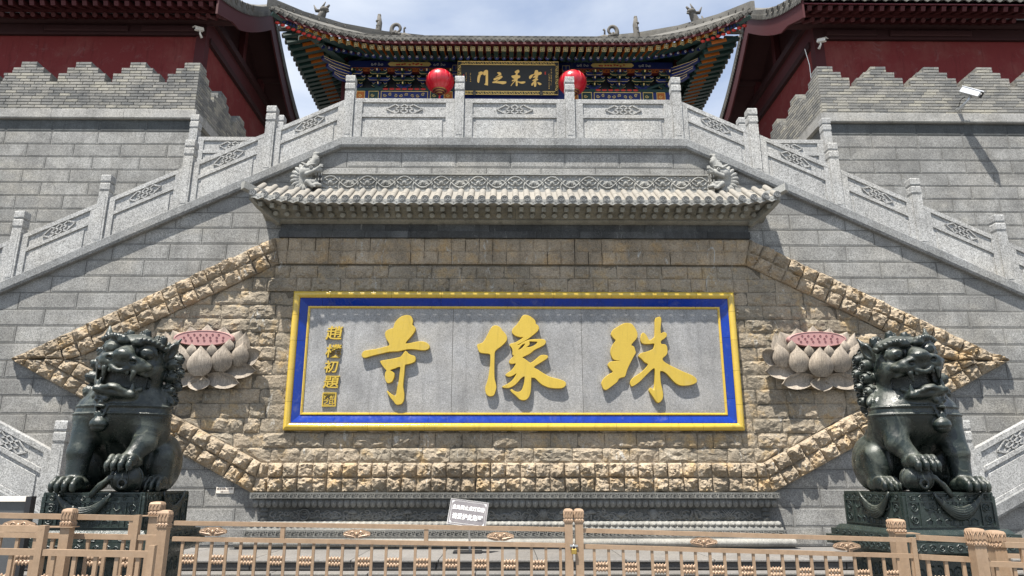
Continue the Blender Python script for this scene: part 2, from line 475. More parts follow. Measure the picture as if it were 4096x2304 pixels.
# ------------------------------------------------------------------ wall below the stairs
TZ, TX, SL = 9.17, 3.96, .488          # terrace coping: top level, half length, pitch of the flights
RISE = .372
def cope(x):                           # top line of the coping
    return TZ - max(0, abs(x - .03) - TX) * SL
HEX_O = [(5.27, 6.73), (10.57, 4.02), (5.27, 1.32), (-5.27, 1.32), (-10.57, 4.02), (-5.27, 6.73)]
BW = .585                              # width of the two-course border
_sl = math.atan2(6.73 - 4.02, 10.57 - 5.27)
def _inner(z):                         # border's inner line meets the level z
    zo = 6.73 if z > 4.02 else 1.32
    k_ = (10.57 - 5.27) / (4.02 - zo)
    return 5.27 + (z - zo) * k_ - BW / math.sin(_sl)
_tip = 10.57 - BW / math.sin(_sl)
HEX_I = [(_inner(6.73 - BW), 6.73 - BW), (_tip, 4.02), (_inner(1.32 + BW), 1.32 + BW)]
HEX_I += [(-x, z) for x, z in reversed(HEX_I)]
def inside(poly, x, z, m=0):
    for i in range(len(poly)):
        (x0, z0), (x1, z1) = poly[i], poly[(i + 1) % len(poly)]
        L = math.hypot(x1 - x0, z1 - z0)
        if ((x1 - x0) * (z - z0) - (z1 - z0) * (x - x0)) / L > -m: return False
    return True
def clip(poly, a, b, c):               # keep a*x + b*z <= c
    out = []
    for i in range(len(poly)):
        p, q = poly[i], poly[(i + 1) % len(poly)]
        dp, dq = a * p[0] + b * p[1] - c, a * q[0] + b * q[1] - c
        if dp <= 0: out.append(p)
        if dp * dq < 0:
            t = dp / (dp - dq); out.append((p[0] + (q[0] - p[0]) * t, p[1] + (q[1] - p[1]) * t))
    return out
def block_mesh(w, h, d=.2, m=.028, lift=.006):
    g = G(); x, z = w / 2, h / 2
    rings = [(x, z, d), (x, z, .004), (x - .004, z - .004, 0), (x - m, z - m, 0), (x - m - .006, z - m - .006, -lift)]
    vs = []
    for a, b, y in rings: vs += [(-a, y, -b), (a, y, -b), (a, y, b), (-a, y, b)]
    fs = [(16, 17, 18, 19)]
    for k in range(0, 16, 4):
        for i in range(4):
            j = (i + 1) % 4; fs.append((k + i, k + j, k + 4 + j, k + 4 + i))
    g.add(vs, fs); return g
BLK = {}
def block(parent, x0, x1, z0, z1, y, mat, poly=None, name='block'):
    w, h = round(x1 - x0, 3), round(z1 - z0, 3)
    if poly is None:
        k = (w, h, mat)
        if k not in BLK: BLK[k] = block_mesh(w, h).mesh('block', mat, fix=False)
        return ob(name, BLK[k], parent, ((x0 + x1) / 2, y, (z0 + z1) / 2))
    cx, cz = (x0 + x1) / 2, (z0 + z1) / 2
    return part(name, G().prism([(a - cx, b - cz) for a, b in poly], 0, .2), mat, parent, loc=(cx, y, cz))

wall = thing('stair_wall', 'tall grey granite block wall under the double stair, behind the gilded plaque', 'wall', (0, 0, PLZ))
wall.location = (0, 0, 0)
J = .0045
nrow = 24
for k in range(nrow):
    z0 = PLZ + k * RISE; z1 = z0 + RISE
    off = (0.0 if k % 2 else .62) + (rnd.random() - .5) * .12
    x = -14.4 + off
    while x < 14.2:
        w = 1.25
        a, b = x + J, x + w - J; zz0, zz1 = z0 + J, z1 - J
        x += w
        if all(inside(HEX_O, px, pz, .12) for px in (a, b) for pz in (zz0, zz1)): continue
        if zz1 < 1.3 and abs(a) < 5.0 and abs(b) < 5.0: continue
        if abs(a) < 4.9 and abs(b) < 4.9 and 6.8 < zz0 < 7.2: continue
        lim = min(cope(a), cope(b)) - .06
        if zz1 <= lim: block(wall, a, b, zz0, zz1, 0, 'granite')
        else:
            p = [(a, zz0), (b, zz0), (b, zz1), (a, zz1)]
            p = clip(p, 0, 1, TZ - .06)
            for sgn in (1, -1):
                if p: p = clip(p, sgn * SL, 1, TZ - .06 + SL * (TX + .03 * sgn))
            if len(p) >= 3 and max(q[1] for q in p) - min(q[1] for q in p) > .03: block(wall, a, b, zz0, zz1, 0, 'granite', p)
sil = [(-16, 0), (16, 0), (16, cope(16) - .1), (TX + .03, TZ - .1), (-TX + .03, TZ - .1), (-16, cope(-16) - .1)]
part('mortar_bed', G().prism(sil, .014, 2.5), 'mortar', wall)

# ------------------------------------------------------------------ rough stones of the screen wall
def rock_quad(q, y, amp, seed, nx=7, ny=7, depth=.12, arris=.07, peak=.6, edge=.42):
    """q: four corners (x,z) bl, br, tr, tl ; a quarry-faced stone broken outward to -y"""
    g = G(); vs = []
    pu, pv = rnd.uniform(.3, .7), rnd.uniform(.35, .7)
    a1 = rnd.uniform(0, 6.28); f1 = rnd.uniform(.3, .8)
    W_ = math.hypot(q[1][0] - q[0][0], q[1][1] - q[0][1])
    for j in range(ny + 1):
        for i in range(nx + 1):
            u, v = i / nx, j / ny
            if 0 < i < nx: u += rnd.uniform(-.42, .42) / nx
            if 0 < j < ny: v += rnd.uniform(-.42, .42) / ny
            x = (q[0][0] * (1 - u) + q[1][0] * u) * (1 - v) + (q[3][0] * (1 - u) + q[2][0] * u) * v
            z = (q[0][1] * (1 - u) + q[1][1] * u) * (1 - v) + (q[3][1] * (1 - u) + q[2][1] * u) * v
            e = min(u, 1 - u, v, 1 - v)
            k = edge + (1 - edge) * min(1, e / arris)
            d = max(abs(u - pu) / (pu if u < pu else 1 - pu), abs(v - pv) / (pv if v < pv else 1 - pv))
            n1 = mnoise.noise(Vector((x * 6.3, z * 6.3, seed * 3.7)))
            n2 = 1 - 2 * abs(mnoise.noise(Vector((x * 11, z * 11, seed * 1.3 + 5))))
            n3 = mnoise.noise(Vector((x * 23, z * 23, seed)))
            h = peak * (1 - d) + (1 - peak) * .78 + .38 * n1 + .34 * n2 * (1 - .4 * peak) + .24 * n3
            cut = math.cos(a1) * (u - pu) + math.sin(a1) * (v - pv)      # one broken-off face
            if cut > .12: h -= f1 * (cut - .12) * 1.6
            vs.append((x, y - k * amp * max(.04, h), z))
    fs = []
    for j in range(ny):
        for i in range(nx):
            a = j * (nx + 1) + i
            if (i + j) % 2: fs += [(a, a + 1, a + nx + 2), (a, a + nx + 2, a + nx + 1)]
            else: fs += [(a, a + 1, a + nx + 1), (a + 1, a + nx + 2, a + nx + 1)]
    n0 = len(vs); rim = [i for i in range(nx + 1)] + [(j + 1) * (nx + 1) - 1 for j in range(1, ny + 1)] + \
        [ny * (nx + 1) + i for i in range(nx - 1, -1, -1)] + [j * (nx + 1) for j in range(ny - 1, 0, -1)]
    vs += [(vs[i][0], y + depth, vs[i][2]) for i in rim]
    for a in range(len(rim)):
        b = (a + 1) % len(rim); fs.append((rim[b], rim[a], n0 + a, n0 + b))
    return g.add(vs, fs)
screen = thing('screen_wall', 'six-sided screen of rough tan quarry-faced stones set in the grey wall', 'wall', (0, 0, PLZ))
screen.location = (0, 0, 0)
sd = 0
def lerp(p, q, t): return (p[0] + (q[0] - p[0]) * t, p[1] + (q[1] - p[1]) * t)
def rough(name, p, y, amp, seed, nx, ny, mat, peak):
    """quarry-faced stone on any small convex polygon"""
    cx = sum(q[0] for q in p) / len(p); cz = sum(q[1] for q in p) / len(p)
    p = [lerp(q, (cx, cz), .012) for q in p]
    while len(p) > 4:                   # drop the flattest corner until a quad is left
        best = min(range(len(p)), key=lambda i: abs((p[i][0] - p[i - 1][0]) * (p[(i + 1) % len(p)][1] - p[i][1]) - (p[i][1] - p[i - 1][1]) * (p[(i + 1) % len(p)][0] - p[i][0])))
        p = p[:best] + p[best + 1:]
    if len(p) == 3: p = p + [lerp(p[2], p[0], .12)]
    ar = sum(p[i][0] * p[(i + 1) % 4][1] - p[(i + 1) % 4][0] * p[i][1] for i in range(4))
    if abs(ar) < .006: return
    if ar < 0: p = p[::-1]
    k = min(range(4), key=lambda i: p[i][0] + p[i][1] * 1.2); p = p[k:] + p[:k]
    return part(name, rock_quad(p, y, amp, seed, nx, ny, .14, peak=peak), mat, screen)
for e in range(6):
    A, B = Vector(HEX_O[e]), Vector(HEX_O[(e + 1) % 6]); a, b = Vector(HEX_I[e]), Vector(HEX_I[(e + 1) % 6])
    d = (B - A).normalized(); nrm = Vector((d.y, -d.x)); Lo = (B - A).length
    nn = round(Lo / (.30 if e in (2, 5) else .33)); top = e == 5; st = Lo / nn
    ma, mb = (a - A).normalized(), (b - B).normalized()
    for row in range(2):
        ext = 2 if e not in (2, 5) else 1
        for i in range(-ext, nn + ext):
            t0, t1 = i * st + rnd.uniform(-.015, .015), (i + 1) * st
            o0, o1 = row * BW / 2, (row + 1) * BW / 2
            q = [A + d * t0 + nrm * o0, A + d * t1 + nrm * o0, A + d * t1 + nrm * o1, A + d * t0 + nrm * o1]
            q = [(v.x, v.y) for v in q]
            # mitre at both ends
            for M_, P_, sg in ((ma, A, 1), (mb, B, -1)):
                nx_, nz_ = -M_.y, M_.x
                side = (d.x * nx_ + d.y * nz_) * sg
                if side > 0: nx_, nz_ = -nx_, -nz_
                q = clip(q, nx_, nz_, nx_ * P_.x + nz_ * P_.y)
                if len(q) < 3: break
            if len(q) < 3: continue
            sd += 1
            rough('border_stone', q, -.055, .04 if top else rnd.uniform(.10, .165), sd, 8, 8, 'rock_tan', .2 if top else .36)
# field courses
FR = .302
z = 1.90
row = 0
PX, PZ0, PZ1 = 4.72, 2.60, 5.46
while z < 6.1:
    z1 = min(z + FR, 6.105)
    x = -9.4 - rnd.random() * .5
    while x < 9.4:
        w = rnd.choice((.56, .6, .62, .66, .33)) if rnd.random() < .9 else .8
        a, b = x, x + w; x += w
        if z1 > PZ0 + .1 and z < PZ1 - .1:
            if a < -PX < b: b = -PX + .03
            if a < PX < b: a = PX - .03
            if b - a < .08: continue
        if z > PZ0 and z1 < PZ1 and a > -PX and b < PX: continue
        p = [(a, z), (b, z), (b, z1), (a, z1)]
        for i in range(6):
            (x0, q0), (x1, q1) = HEX_I[i], HEX_I[(i + 1) % 6]
            Ln = math.hypot(x1 - x0, q1 - q0); A_, B_ = -(q1 - q0) / Ln, (x1 - x0) / Ln
            p = clip(p, A_, B_, A_ * x0 + B_ * q0 + .01)
            if not p: break
        if not p or len(p) < 3: continue
        sd += 1
        shade = z > 5.3 or (z < 2.75 and z > 2.1)
        if len(p) == 4 and abs(p[0][0] - a) < .02 and abs(p[1][0] - b) < .02:
            c = [(a + J, z + J), (b - J, z + J), (b - J, z1 - J), (a + J, z1 - J)]
            part('field_stone', rock_quad(c, .0, .02 if (z1 > PZ0 - .08 and z < PZ1 + .05 and b > -4.8 and a < 4.8) else rnd.uniform(.035, .085), sd, 10, 6, .14, arris=.05, peak=.08, edge=.55), 'rock_field', screen)
        else:
            rough('field_stone', p, .0, rnd.uniform(.03, .07), sd, 7, 5, 'rock_field', .1)
    z = z1; row += 1
part('mortar_bed', G().prism(list(reversed(HEX_O)), -.012, .013), 'rock_joint', screen)

# ------------------------------------------------------------------ great plaque
plq = thing('gilded_plaque', 'huge plaque with three golden characters in a yellow and blue glazed frame', 'plaque', (0.03, -.02, PZ0))
plq.location = (.03, 0, 0)
OX, OZ0, OZ1 = 4.77, 2.55, 5.51
prof_y = [(0, .0), (0, -.10), (.012, -.135), (.045, -.163), (.085, -.168), (.125, -.15), (.148, -.115), (.152, -.085)]
prof_b = [(.152, -.105), (.16, -.108), (.235, -.082), (.315, -.045), (.32, -.03)]
prof_i = [(.318, -.055), (.326, -.068), (.348, -.07), (.356, -.058), (.366, -.055), (.37, -.02)]
def frame_piece(prof, side, t0, t1, gap=.004):
    W2 = OX; H2 = (OZ1 - OZ0) / 2; zc = (OZ0 + OZ1) / 2
    g = G(); vs = []
    for t, sgn in ((t0, 1), (t1, -1)):
        for o, y in prof:
            if side in 'tb':
                half = W2 - o; x = max(-half, min(half, -W2 + 2 * W2 * t)) if 0 < t < 1 else (-half if t == 0 else half)
                if 0 < t < 1: x += sgn * gap
                zz = zc + (H2 - o) * (1 if side == 't' else -1); vs.append((x, y, zz))
            else:
                half = H2 - o; zz = -half if t == 0 else (half if t == 1 else -H2 + 2 * H2 * t + sgn * gap)
                vs.append(((W2 - o) * (1 if side == 'r' else -1), y, zc + zz))
    n = len(prof); fs = [(i, i + 1, n + i + 1, n + i) for i in range(n - 1)]
    fs += [tuple(range(n)), tuple(range(n, 2 * n))]
    return g.add(vs, fs)
for side in 'tblr':
    cuts = [0] + sorted(((.09, .2, .33, .47, .58, .715, .83, .93) if side in 'tb' else (.2, .42, .64, .84))) + [1]
    for nm, pf, mt in (('yellow_glazed_moulding', prof_y, 'yellow_glaze'), ('blue_glazed_moulding', prof_b, 'blue_glaze'), ('yellow_glazed_bead', prof_i, 'yellow_glaze')):
        cc = [c if c in (0, 1) else c + rnd.uniform(-.025, .025) for c in cuts]
        if nm[0] == 'b': cc = cc[::2] if len(cc) % 2 else cc[:1] + cc[1:-1:2] + cc[-1:]
        for t0, t1 in zip(cc[:-1], cc[1:]):
            part(nm, frame_piece(pf, side, t0, t1, .0025), mt, plq, smooth=35)
xs = [-4.42, -1.32, 1.44, 4.42]
for a, b in zip(xs[:-1], xs[1:]):
    part('stone_slab', G().bbox(a + .003, b - .003, -.035, .1, 2.88, 5.18, .004), 'panel_stone', plq)
PLY = -.035
def tr(ox, oy, sc, pts, y=PLY - .08):
    out = []
    for u, v in pts:
        p = at(ox + u / sc, oy + v / sc, y); out.append((p.x - .03, p.z))
    return smooth_closed([(*p, 0) for p in out])
def loop2(ps): return [(p[0], p[1]) for p in ps]
SI1 = [(100,650),(120,608),(160,590),(300,570),(420,540),(480,525),(500,510),(495,480),(462,430),(442,380),(440,335),(465,300),(520,275),(560,262),(575,200),(620,140),(680,95),(750,78),(800,88),(830,125),(838,170),(828,212),(850,235),(875,262),(868,300),(840,345),(790,405),(750,450),(732,490),(800,485),(870,468),(950,458),(1020,470),(1065,500),(1080,530),(1065,560),(1020,580),(950,580),(860,568),(760,568),(620,597),(500,602),(400,625),(270,655),(150,690),(110,680)]
SI2 = [(370,750),(400,735),(520,715),(640,690),(680,665),(732,598),(770,630),(815,658),(860,670),(878,705),(865,745),(820,770),(760,785),(725,795),(718,850),(710,950),(700,1040),(695,1110),(710,1200),(712,1260),(700,1320),(670,1360),(620,1370),(590,1362),(560,1320),(510,1260),(465,1185),(480,1182),(530,1225),(582,1250),(600,1225),(620,1110),(640,1020),(650,920),(658,822),(580,845),(505,873),(545,900),(570,925),(565,975),(540,1030),(500,1055),(465,1052),(442,1010),(435,960),(445,905),(462,878),(430,845),(390,790)]
XI1 = [(72,530),(80,500),(150,475),(200,400),(235,330),(265,275),(300,235),(350,230),(395,250),(430,300),(465,335),(495,385),(497,430),(470,470),(420,520),(350,570),(322,610),(318,680),(315,800),(315,960),(325,1030),(345,1110),(335,1160),(318,1215),(290,1243),(240,1245),(205,1220),(188,1170),(192,1110),(220,1030),(240,930),(258,800),(262,670),(245,635),(190,628),(120,618),(90,590)]
XI2 = [(575,310),(590,270),(640,220),(690,150),(720,95),(760,75),(820,88),(880,130),(910,165),(915,205),(945,225),(962,260),(945,300),(890,350),(800,420),(700,478),(650,503),(655,514),(680,508),(740,467),(820,437),(900,427),(1000,425),(1050,440),(1060,470),(1030,510),(960,545),(890,580),(840,625),(760,665),(720,690),(760,715),(800,745),(835,770),(870,755),(920,715),(980,665),(1030,655),(1085,665),(1088,690),(1050,720),(970,770),(885,828),(950,870),(1040,930),(1130,975),(1230,1000),(1320,1030),(1350,1060),(1345,1095),(1300,1128),(1200,1133),(1100,1120),(1010,1080),(950,1030),(905,985),(870,980),(850,985),(848,1080),(840,1180),(820,1250),(780,1295),(730,1305),(680,1290),(630,1240),(570,1190),(552,1160),(575,1155),(610,1180),(660,1192),(710,1170),(740,1100),(755,1030),(755,960),(700,990),(640,1060),(570,1110),(500,1130),(435,1115),(500,1080),(570,1030),(620,965),(640,915),(590,945),(530,965),(480,945),(510,915),(560,880),(600,835),(632,775),(580,778),(540,770),(535,740),(570,700),(605,665),(580,645),(585,600),(570,550),(540,510),(560,490),(620,475),(680,440),(720,415),(740,392),(690,392),(620,370),(580,335)]
XI3 = [(660,575),(680,545),(720,500),(765,485),(755,515),(720,555),(680,580)]
XI4 = [(820,455),(870,455),(940,460),(935,485),(900,515),(840,540),(775,545),(810,515),(828,490)]
ZH1 = [(205,330),(215,290),(240,255),(310,210),(380,170),(440,160),(500,170),(540,210),(580,280),(592,345),(570,395),(530,440),(498,487),(530,505),(550,530),(555,560),(567,595),(540,645),(500,720),(460,800),(435,860),(418,920),(400,955),(350,965),(315,985),(290,1030),(240,1070),(180,1115),(130,1148),(90,1135),(72,1090),(65,1040),(90,990),(130,950),(190,910),(235,885),(195,840),(158,785),(175,745),(220,730),(325,722),(325,712),(260,705),(220,670),(200,610),(205,540),(235,470),(275,417),(240,380)]
ZH2 = [(860,110),(885,80),(920,67),(940,85),(945,120),(938,200),(935,310),(980,298),(1015,305),(1028,335),(1015,365),(970,400),(940,425),(945,472),(985,475),(1020,490),(1035,540),(1035,600),(1010,640),(970,675),(965,705),(1000,745),(1080,790),(1180,840),(1290,890),(1400,935),(1460,980),(1475,1020),(1450,1050),(1380,1075),(1290,1085),(1210,1075),(1130,1020),(1060,940),(1000,885),(932,868),(930,950),(940,1060),(960,1140),(972,1220),(960,1290),(910,1340),(870,1315),(820,1240),(770,1165),(778,1130),(800,1125),(840,1155),(855,1000),(852,838),(815,840),(760,890),(690,960),(620,1030),(550,1080),(505,1095),(490,1050),(505,1000),(560,950),(640,900),(710,835),(755,770),(700,735),(650,680),(612,650),(640,610),(700,595),(780,570),(830,540),(845,500),(840,460),(780,465),(700,465),(655,445),(645,390),(655,330),(675,303),(710,325),(740,370),(760,410),(790,412),(830,380),(858,345)]
for nm, org, sc, loops in (('golden_character', (1420, 1240), 3.6235, (SI1, SI2)), ('golden_character', (1890, 1240), 3.6225, (XI1, XI2, XI3, XI4)), ('golden_character', (2390, 1250), 3.7146, (ZH1, ZH2))):
    me = glyph_mesh('golden_character', [loop2(tr(*org, sc, l)) for l in loops], 'gold_paint', .085, .006)
    ob(nm, me, plq, (0, PLY, 0))
# small column of signature characters and the seal
for ch, (u, v), sz in (('趙', (1335, 1336), .345), ('樸', (1331, 1408), .33), ('初', (1323, 1470), .30), ('題', (1323, 1531), .325)):
    p = at(u, v, PLY - .04)
    o = ob('signature_character', text_mesh(ch, 'gold_paint', sz, .045, .004, shear=.1), plq, (p.x - .03, PLY, p.z))
    o.scale = (1.02, 1, .9)
p = at(1317, 1598, PLY - .02); s_ = .145
g = G()
for a, b, c, d in ((-s_, s_, s_ - .022, s_), (-s_, s_, -s_, -s_ + .022), (-s_, -s_ + .022, -s_ + .022, s_ - .022), (s_ - .022, s_, -s_ + .022, s_ - .022)):
    g.box(a, b, -.035, .0, c, d)
seal = part('seal', g, 'gold_paint', plq, loc=(p.x - .03, PLY, p.z))
for ch, dx, dz in (('樸', -.06, .055), ('初', .065, .05), ('之', -.065, -.065), ('印', .06, -.06)):
    ob('seal_character', text_mesh(ch, 'gold_paint', .135, .02, .002), seal, (dx, 0, dz))
# ------------------------------------------------------------------ carved plinth below the screen
pl = thing('carved_plinth', 'long carved stone plinth of grey fret, petal and relief bands under the screen', 'plinth', (0, -.1, PLZ))
pl.location = (0.05, 0, 0)
def zat(v, y): return at(2048, v, y).z
def long_bar(name, prof, x, mat, parent, cuts=5, gap=.003):
    for i in range(cuts):
        a, b = -x + 2 * x * i / cuts + gap, -x + 2 * x * (i + 1) / cuts - gap
        part(name, G().prism_x(prof, a, b), mat, parent, smooth=40)
zt, z2 = 1.325, zat(1996, -.34)
long_bar('fret_band', [(0, z2), (-.33, z2), (-.33, zt), (0, zt)], 5.27, 'carved_stone', pl)
def fret_unit(w, h, t=.012, d=.014):
    g = G(); y0, y1 = -d, 0
    for a, b, c, e in ((-.5, .5, .40, .47), (-.5, .5, -.47, -.40), (-.48, -.41, -.40, .40), (-.41, .12, .17, .25), (.05, .12, -.12, .17), (-.2, .05, -.12, -.04),
                       (.40, .47, -.40, .17), (-.1, .40, -.31, -.23), (.24, .31, -.02, .40)):
        g.box(a * w, b * w, y0, y1, c * h, e * h)
    return g
def fret_row(z0, z1, y, x, parent, mat):
    w = .150; n = int(2 * x / w); w = 2 * x / n
    me = fret_unit(w, z1 - z0).mesh('fret', mat, fix=False)
    for i in range(n): ob('fret', me, parent, (-x + w * (i + .5), y, (z0 + z1) / 2))
fret_row(z2 + .012, zt - .015, -.33, 5.24, pl, 'carved_pale')
def petal_unit(w, h, d, up=1):
    """one rounded lotus petal hanging (up=-1) or rising (up=1)"""
    g = G(); vs = []; nx, nz = 6, 5
    for j in range(nz + 1):
        v = j / nz; half = w / 2 * (1 if v < .45 else math.sqrt(max(.02, 1 - ((v - .45) / .57) ** 2)))
        for i in range(nx + 1):
            u = i / nx * 2 - 1
            y = -d * (math.sqrt(max(0, 1 - (u * .92) ** 2))) * math.sin(math.pi * (.12 + .78 * v)) 
            vs.append((u * half, y, (v - .5) * h * up))
    fs = [(j * (nx + 1) + i, j * (nx + 1) + i + 1, (j + 1) * (nx + 1) + i + 1, (j + 1) * (nx + 1) + i) for j in range(nz) for i in range(nx)]
    g.add(vs, fs)
    g.ball((0, -d * .8, -.05 * h * up), (w * .22, d * .4, h * .2), 8, 5)
    return g
def petal_row(z0, z1, y, x, parent, mat, up, d=.05, w=.128):
    n = int(2 * x / w); w = 2 * x / n
    me = petal_unit(w * .96, z1 - z0, d, up).mesh('petal', mat, True)
    for i in range(n): ob('petal', me, parent, (-x + w * (i + .5), y, (z0 + z1) / 2))
z3 = zat(2031, -.3)
long_bar('petal_bed', [(0, z3), (-.22, z3), (-.27, z2), (0, z2)], 5.2, 'carved_stone', pl)
petal_row(z3 + .005, z2 - .005, -.245, 5.22, pl, 'relief_stone', -1, .06)
z4 = zat(2086, -.2)
long_bar('waist', [(0, z4), (-.16, z4), (-.16, z3), (0, z3)], 5.0, 'carved_stone', pl)
# relief on the waist: cloud scrolls with emblems between them
def spiral(g, cx, cz, r, y, t, turns=1.4, a0=0, sgn=1, n=16, sx=1.):
    pts = []
    for i in range(n + 1):
        k = i / n; a = a0 + sgn * 2 * math.pi * turns * k; rr = r * (1 - .85 * k)
        pts.append((cx + rr * math.cos(a) * sx, y, cz + rr * math.sin(a)))
    g.tube(pts, [t * (1 - .4 * i / n) for i in range(n + 1)], 5)
g = G(); zm = (z3 + z4) / 2; hh = z3 - z4
x = -4.8
while x < 4.8:
    r = rnd.uniform(.04, .085); zc = z4 + r + rnd.random() * (hh - 2.2 * r)
    if rnd.random() < .55: zc = z4 + r + rnd.random() * .06
    spiral(g, x, zc, r, -.165, rnd.uniform(.013, .024), rnd.uniform(.8, 1.5), rnd.random() * 6, rnd.choice((1, -1)), 12, 1.35)
    if rnd.random() < .5: g.tube([(x + .05 * k, -.165, zc - .03 + .02 * math.sin(k * 1.7 + x)) for k in range(5)], .012, 5)
    x += rnd.uniform(.035, .075)
rl = part('cloud_relief', g, 'relief_stone', pl, smooth=True); rl['kind'] = 'stuff'
def emblem(kind):
    g = G()
    if kind == 'ring':
        g.tube([(.1 * math.cos(a), -.03, .1 * math.sin(a)) for a in np.linspace(0, 2 * math.pi, 25)], .016, 6, False)
        g.tube([(.065 * math.cos(a), -.02, .065 * math.sin(a)) for a in np.linspace(0, 2 * math.pi, 25)], .01, 6, False)
    elif kind == 'vase':
        g.lathe([(.05, -.1), (.045, -.085), (.085, -.03), (.09, .03), (.07, .07), (.05, .08), (.06, .1)], 12, sy=.5)
    elif kind == 'parasol':
        g.lathe([(.1, .01), (.085, .05), (.04, .09), (.01, .1)], 12, sy=.5); g.tube([(0, -.02, .02), (0, -.02, -.11)], .014)
    elif kind == 'fish':
        for s in (-1, 1):
            g.tube([(s * .07, -.02, -.1), (s * .05, -.03, -.02), (s * .02, -.03, .05), (s * .05, -.02, .1)], [.012, .028, .022, .01], 6)
    elif kind == 'knot':
        for a in (-.05, 0, .05):
            for s in (1, -1): g.tube([(a - .085, -.025, -s * .085 + 0), (a + .085, -.025, s * .085)], .011, 5)
    elif kind == 'lotus':
        for k in range(-3, 4): g.tube([(0, -.02, -.07), (k * .02, -.035, 0), (k * .035, -.03, .08 - abs(k) * .02)], [.012, .022, .004], 6)
    return g
for kind, xs_ in (('ring', (-4.2,)), ('vase', (-.72, -.0 + .55, 2.75)), ('parasol', (-3.25, -2.15, .95, 1.5)), ('fish', (3.55,)), ('knot', (1.0 + .02 - .5, 4.25)), ('lotus', (-1.45, 2.1))):
    me = emblem(kind).mesh('emblem', 'relief_stone', True)
    for xx in xs_: ob('emblem', me, pl, (xx, -.16, zm))
for s in (-1, 1):
    g = G().lathe([(.085, z4), (.1, z4 + .03), (.1, z4 + .07), (.075, z4 + .085), (.095, zm - .03), (.1, zm), (.095, zm + .03), (.075, z3 - .085), (.1, z3 - .07), (.1, z3 - .03), (.085, z3)], 14, (s * 5.0, -.12, 0))
    part('colonnette', g, 'carved_stone', pl, smooth=40)
z5 = zat(2110, -.35)
long_bar('petal_bed', [(0, z5), (-.34, z5), (-.28, z4), (0, z4)], 5.2, 'carved_pale', pl)
petal_row(z5 + .004, z4 + .012, -.31, 5.24, pl, 'carved_pale', 1, .065)
z6, z7 = zat(2121, -.4), zat(2151, -.4)
long_bar('fillet', [(0, z6), (-.37, z6), (-.36, z5), (0, z5)], 5.26, 'carved_pale', pl)
long_bar('fret_band', [(0, z7), (-.40, z7), (-.40, z6), (0, z6)], 5.3, 'carved_stone', pl)
fret_row(z7 + .01, z6 - .01, -.40, 5.28, pl, 'carved_pale')
z8 = zat(2166, -.45)
long_bar('fillet', [(0, z8), (-.42, z8), (-.42, z7), (0, z7)], 5.33, 'carved_pale', pl)
prof = [(0, PLZ + .02), (-.46, PLZ + .02)] + [(-.46 - .09 * math.sin(a), PLZ + .11 - .075 * math.cos(a)) for a in np.linspace(.3, math.pi - .2, 8)] + [(-.44, z8), (0, z8)]
long_bar('roll_moulding', prof, 5.42, 'carved_pale', pl, 7)
long_bar('foot_course', [(0, PLZ), (-.5, PLZ), (-.5, PLZ + .02), (0, PLZ + .02)], 5.5, 'granite', pl, 6)

# ------------------------------------------------------------------ tiled stone eave above the screen
ev = thing('stone_eave', 'pale stone tiled eave with carved lotus ridge and beast heads over the screen', 'eave', (0, -.1, 6.7))
ev.location = (.05, 0, 0)
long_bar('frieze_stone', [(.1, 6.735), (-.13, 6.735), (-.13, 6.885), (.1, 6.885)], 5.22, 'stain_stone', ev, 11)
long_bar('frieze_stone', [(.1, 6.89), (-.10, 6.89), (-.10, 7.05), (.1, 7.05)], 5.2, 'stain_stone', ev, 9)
long_bar('bed_moulding', [(.1, 7.052), (-.22, 7.052), (-.27, 7.09), (-.27, 7.115), (.1, 7.115)], 5.32, 'rafter_stone', ev, 4)
EY, EZ = -.80, 7.365                     # tile edge
def curl(x):
    k = max(0, abs(x) - 4.2) / 1.4
    return .085 * k * k
def soff(x): return curl(x) * .9
long_bar('soffit_board', [(.1, 7.12), (-.26, 7.12), (-.56, 7.30), (-.56, 7.33), (.1, 7.33)], 5.25, 'rafter_stone', ev, 4)
for s in (-1, 1):
    g = G()
    n = 8
    vs = []
    for i in range(n + 1):
        x = s * (5.25 + .33 * i / n)
        vs += [(x, .1, 7.12), (x, -.24 + .1 * i / n, 7.12 + soff(x)), (x, -.58, 7.30 + soff(x)), (x, -.58, 7.335 + soff(x)), (x, .1, 7.335)]
    fs = [(i * 5 + k, i * 5 + (k + 1) % 5, (i + 1) * 5 + (k + 1) % 5, (i + 1) * 5 + k) for i in range(n) for k in range(5)] + [tuple(range(5)), tuple(range(n * 5, n * 5 + 5))]
    part('soffit_board', g.add(vs, fs), 'rafter_stone', ev)
NT = 46; TW = 11.16 / NT
me_sq = G().bbox(-.046, .046, -.12, .12, -.052, .052, .006).mesh('square_rafter', 'rafter_stone')
me_rd = G().lathe([(.058, -.16), (.058, .11), (.05, .12)], 10, axis='y').mesh('round_rafter', 'rafter_stone', 40)
dl = math.radians(25)
g = G()
pr = [(.062 * math.cos(a), .062 * math.sin(a)) for a in np.linspace(0, math.pi, 7)]
SLOPE = math.atan2(.42, .58); TL = .71
def tube_tile(l0, l1, r):
    g = G(); vs = []
    for l, rr in ((l0, r), (l1, r * .93)):
        vs += [(rr * math.cos(a), l * math.cos(SLOPE), l * math.sin(SLOPE) + rr * math.sin(a)) for a in np.linspace(-.2, math.pi + .2, 9)]
    g.add(vs, [(i, i + 1, 10 + i, 9 + i) for i in range(8)] + [tuple(range(9)), tuple(range(9, 18))]); return g
me_tube = [tube_tile(a, b, .074).mesh('tube_tile', 'tile_pale', 40) for a, b in ((0, .30), (.3, TL))]
gd = G().lathe([(.0005, .05), (.02, .05), (.022, .036), (.04, .036), (.043, .05), (.056, .05), (.06, .034), (.068, .034), (.074, .05), (.078, .045), (.078, 0)], 14, axis='y')
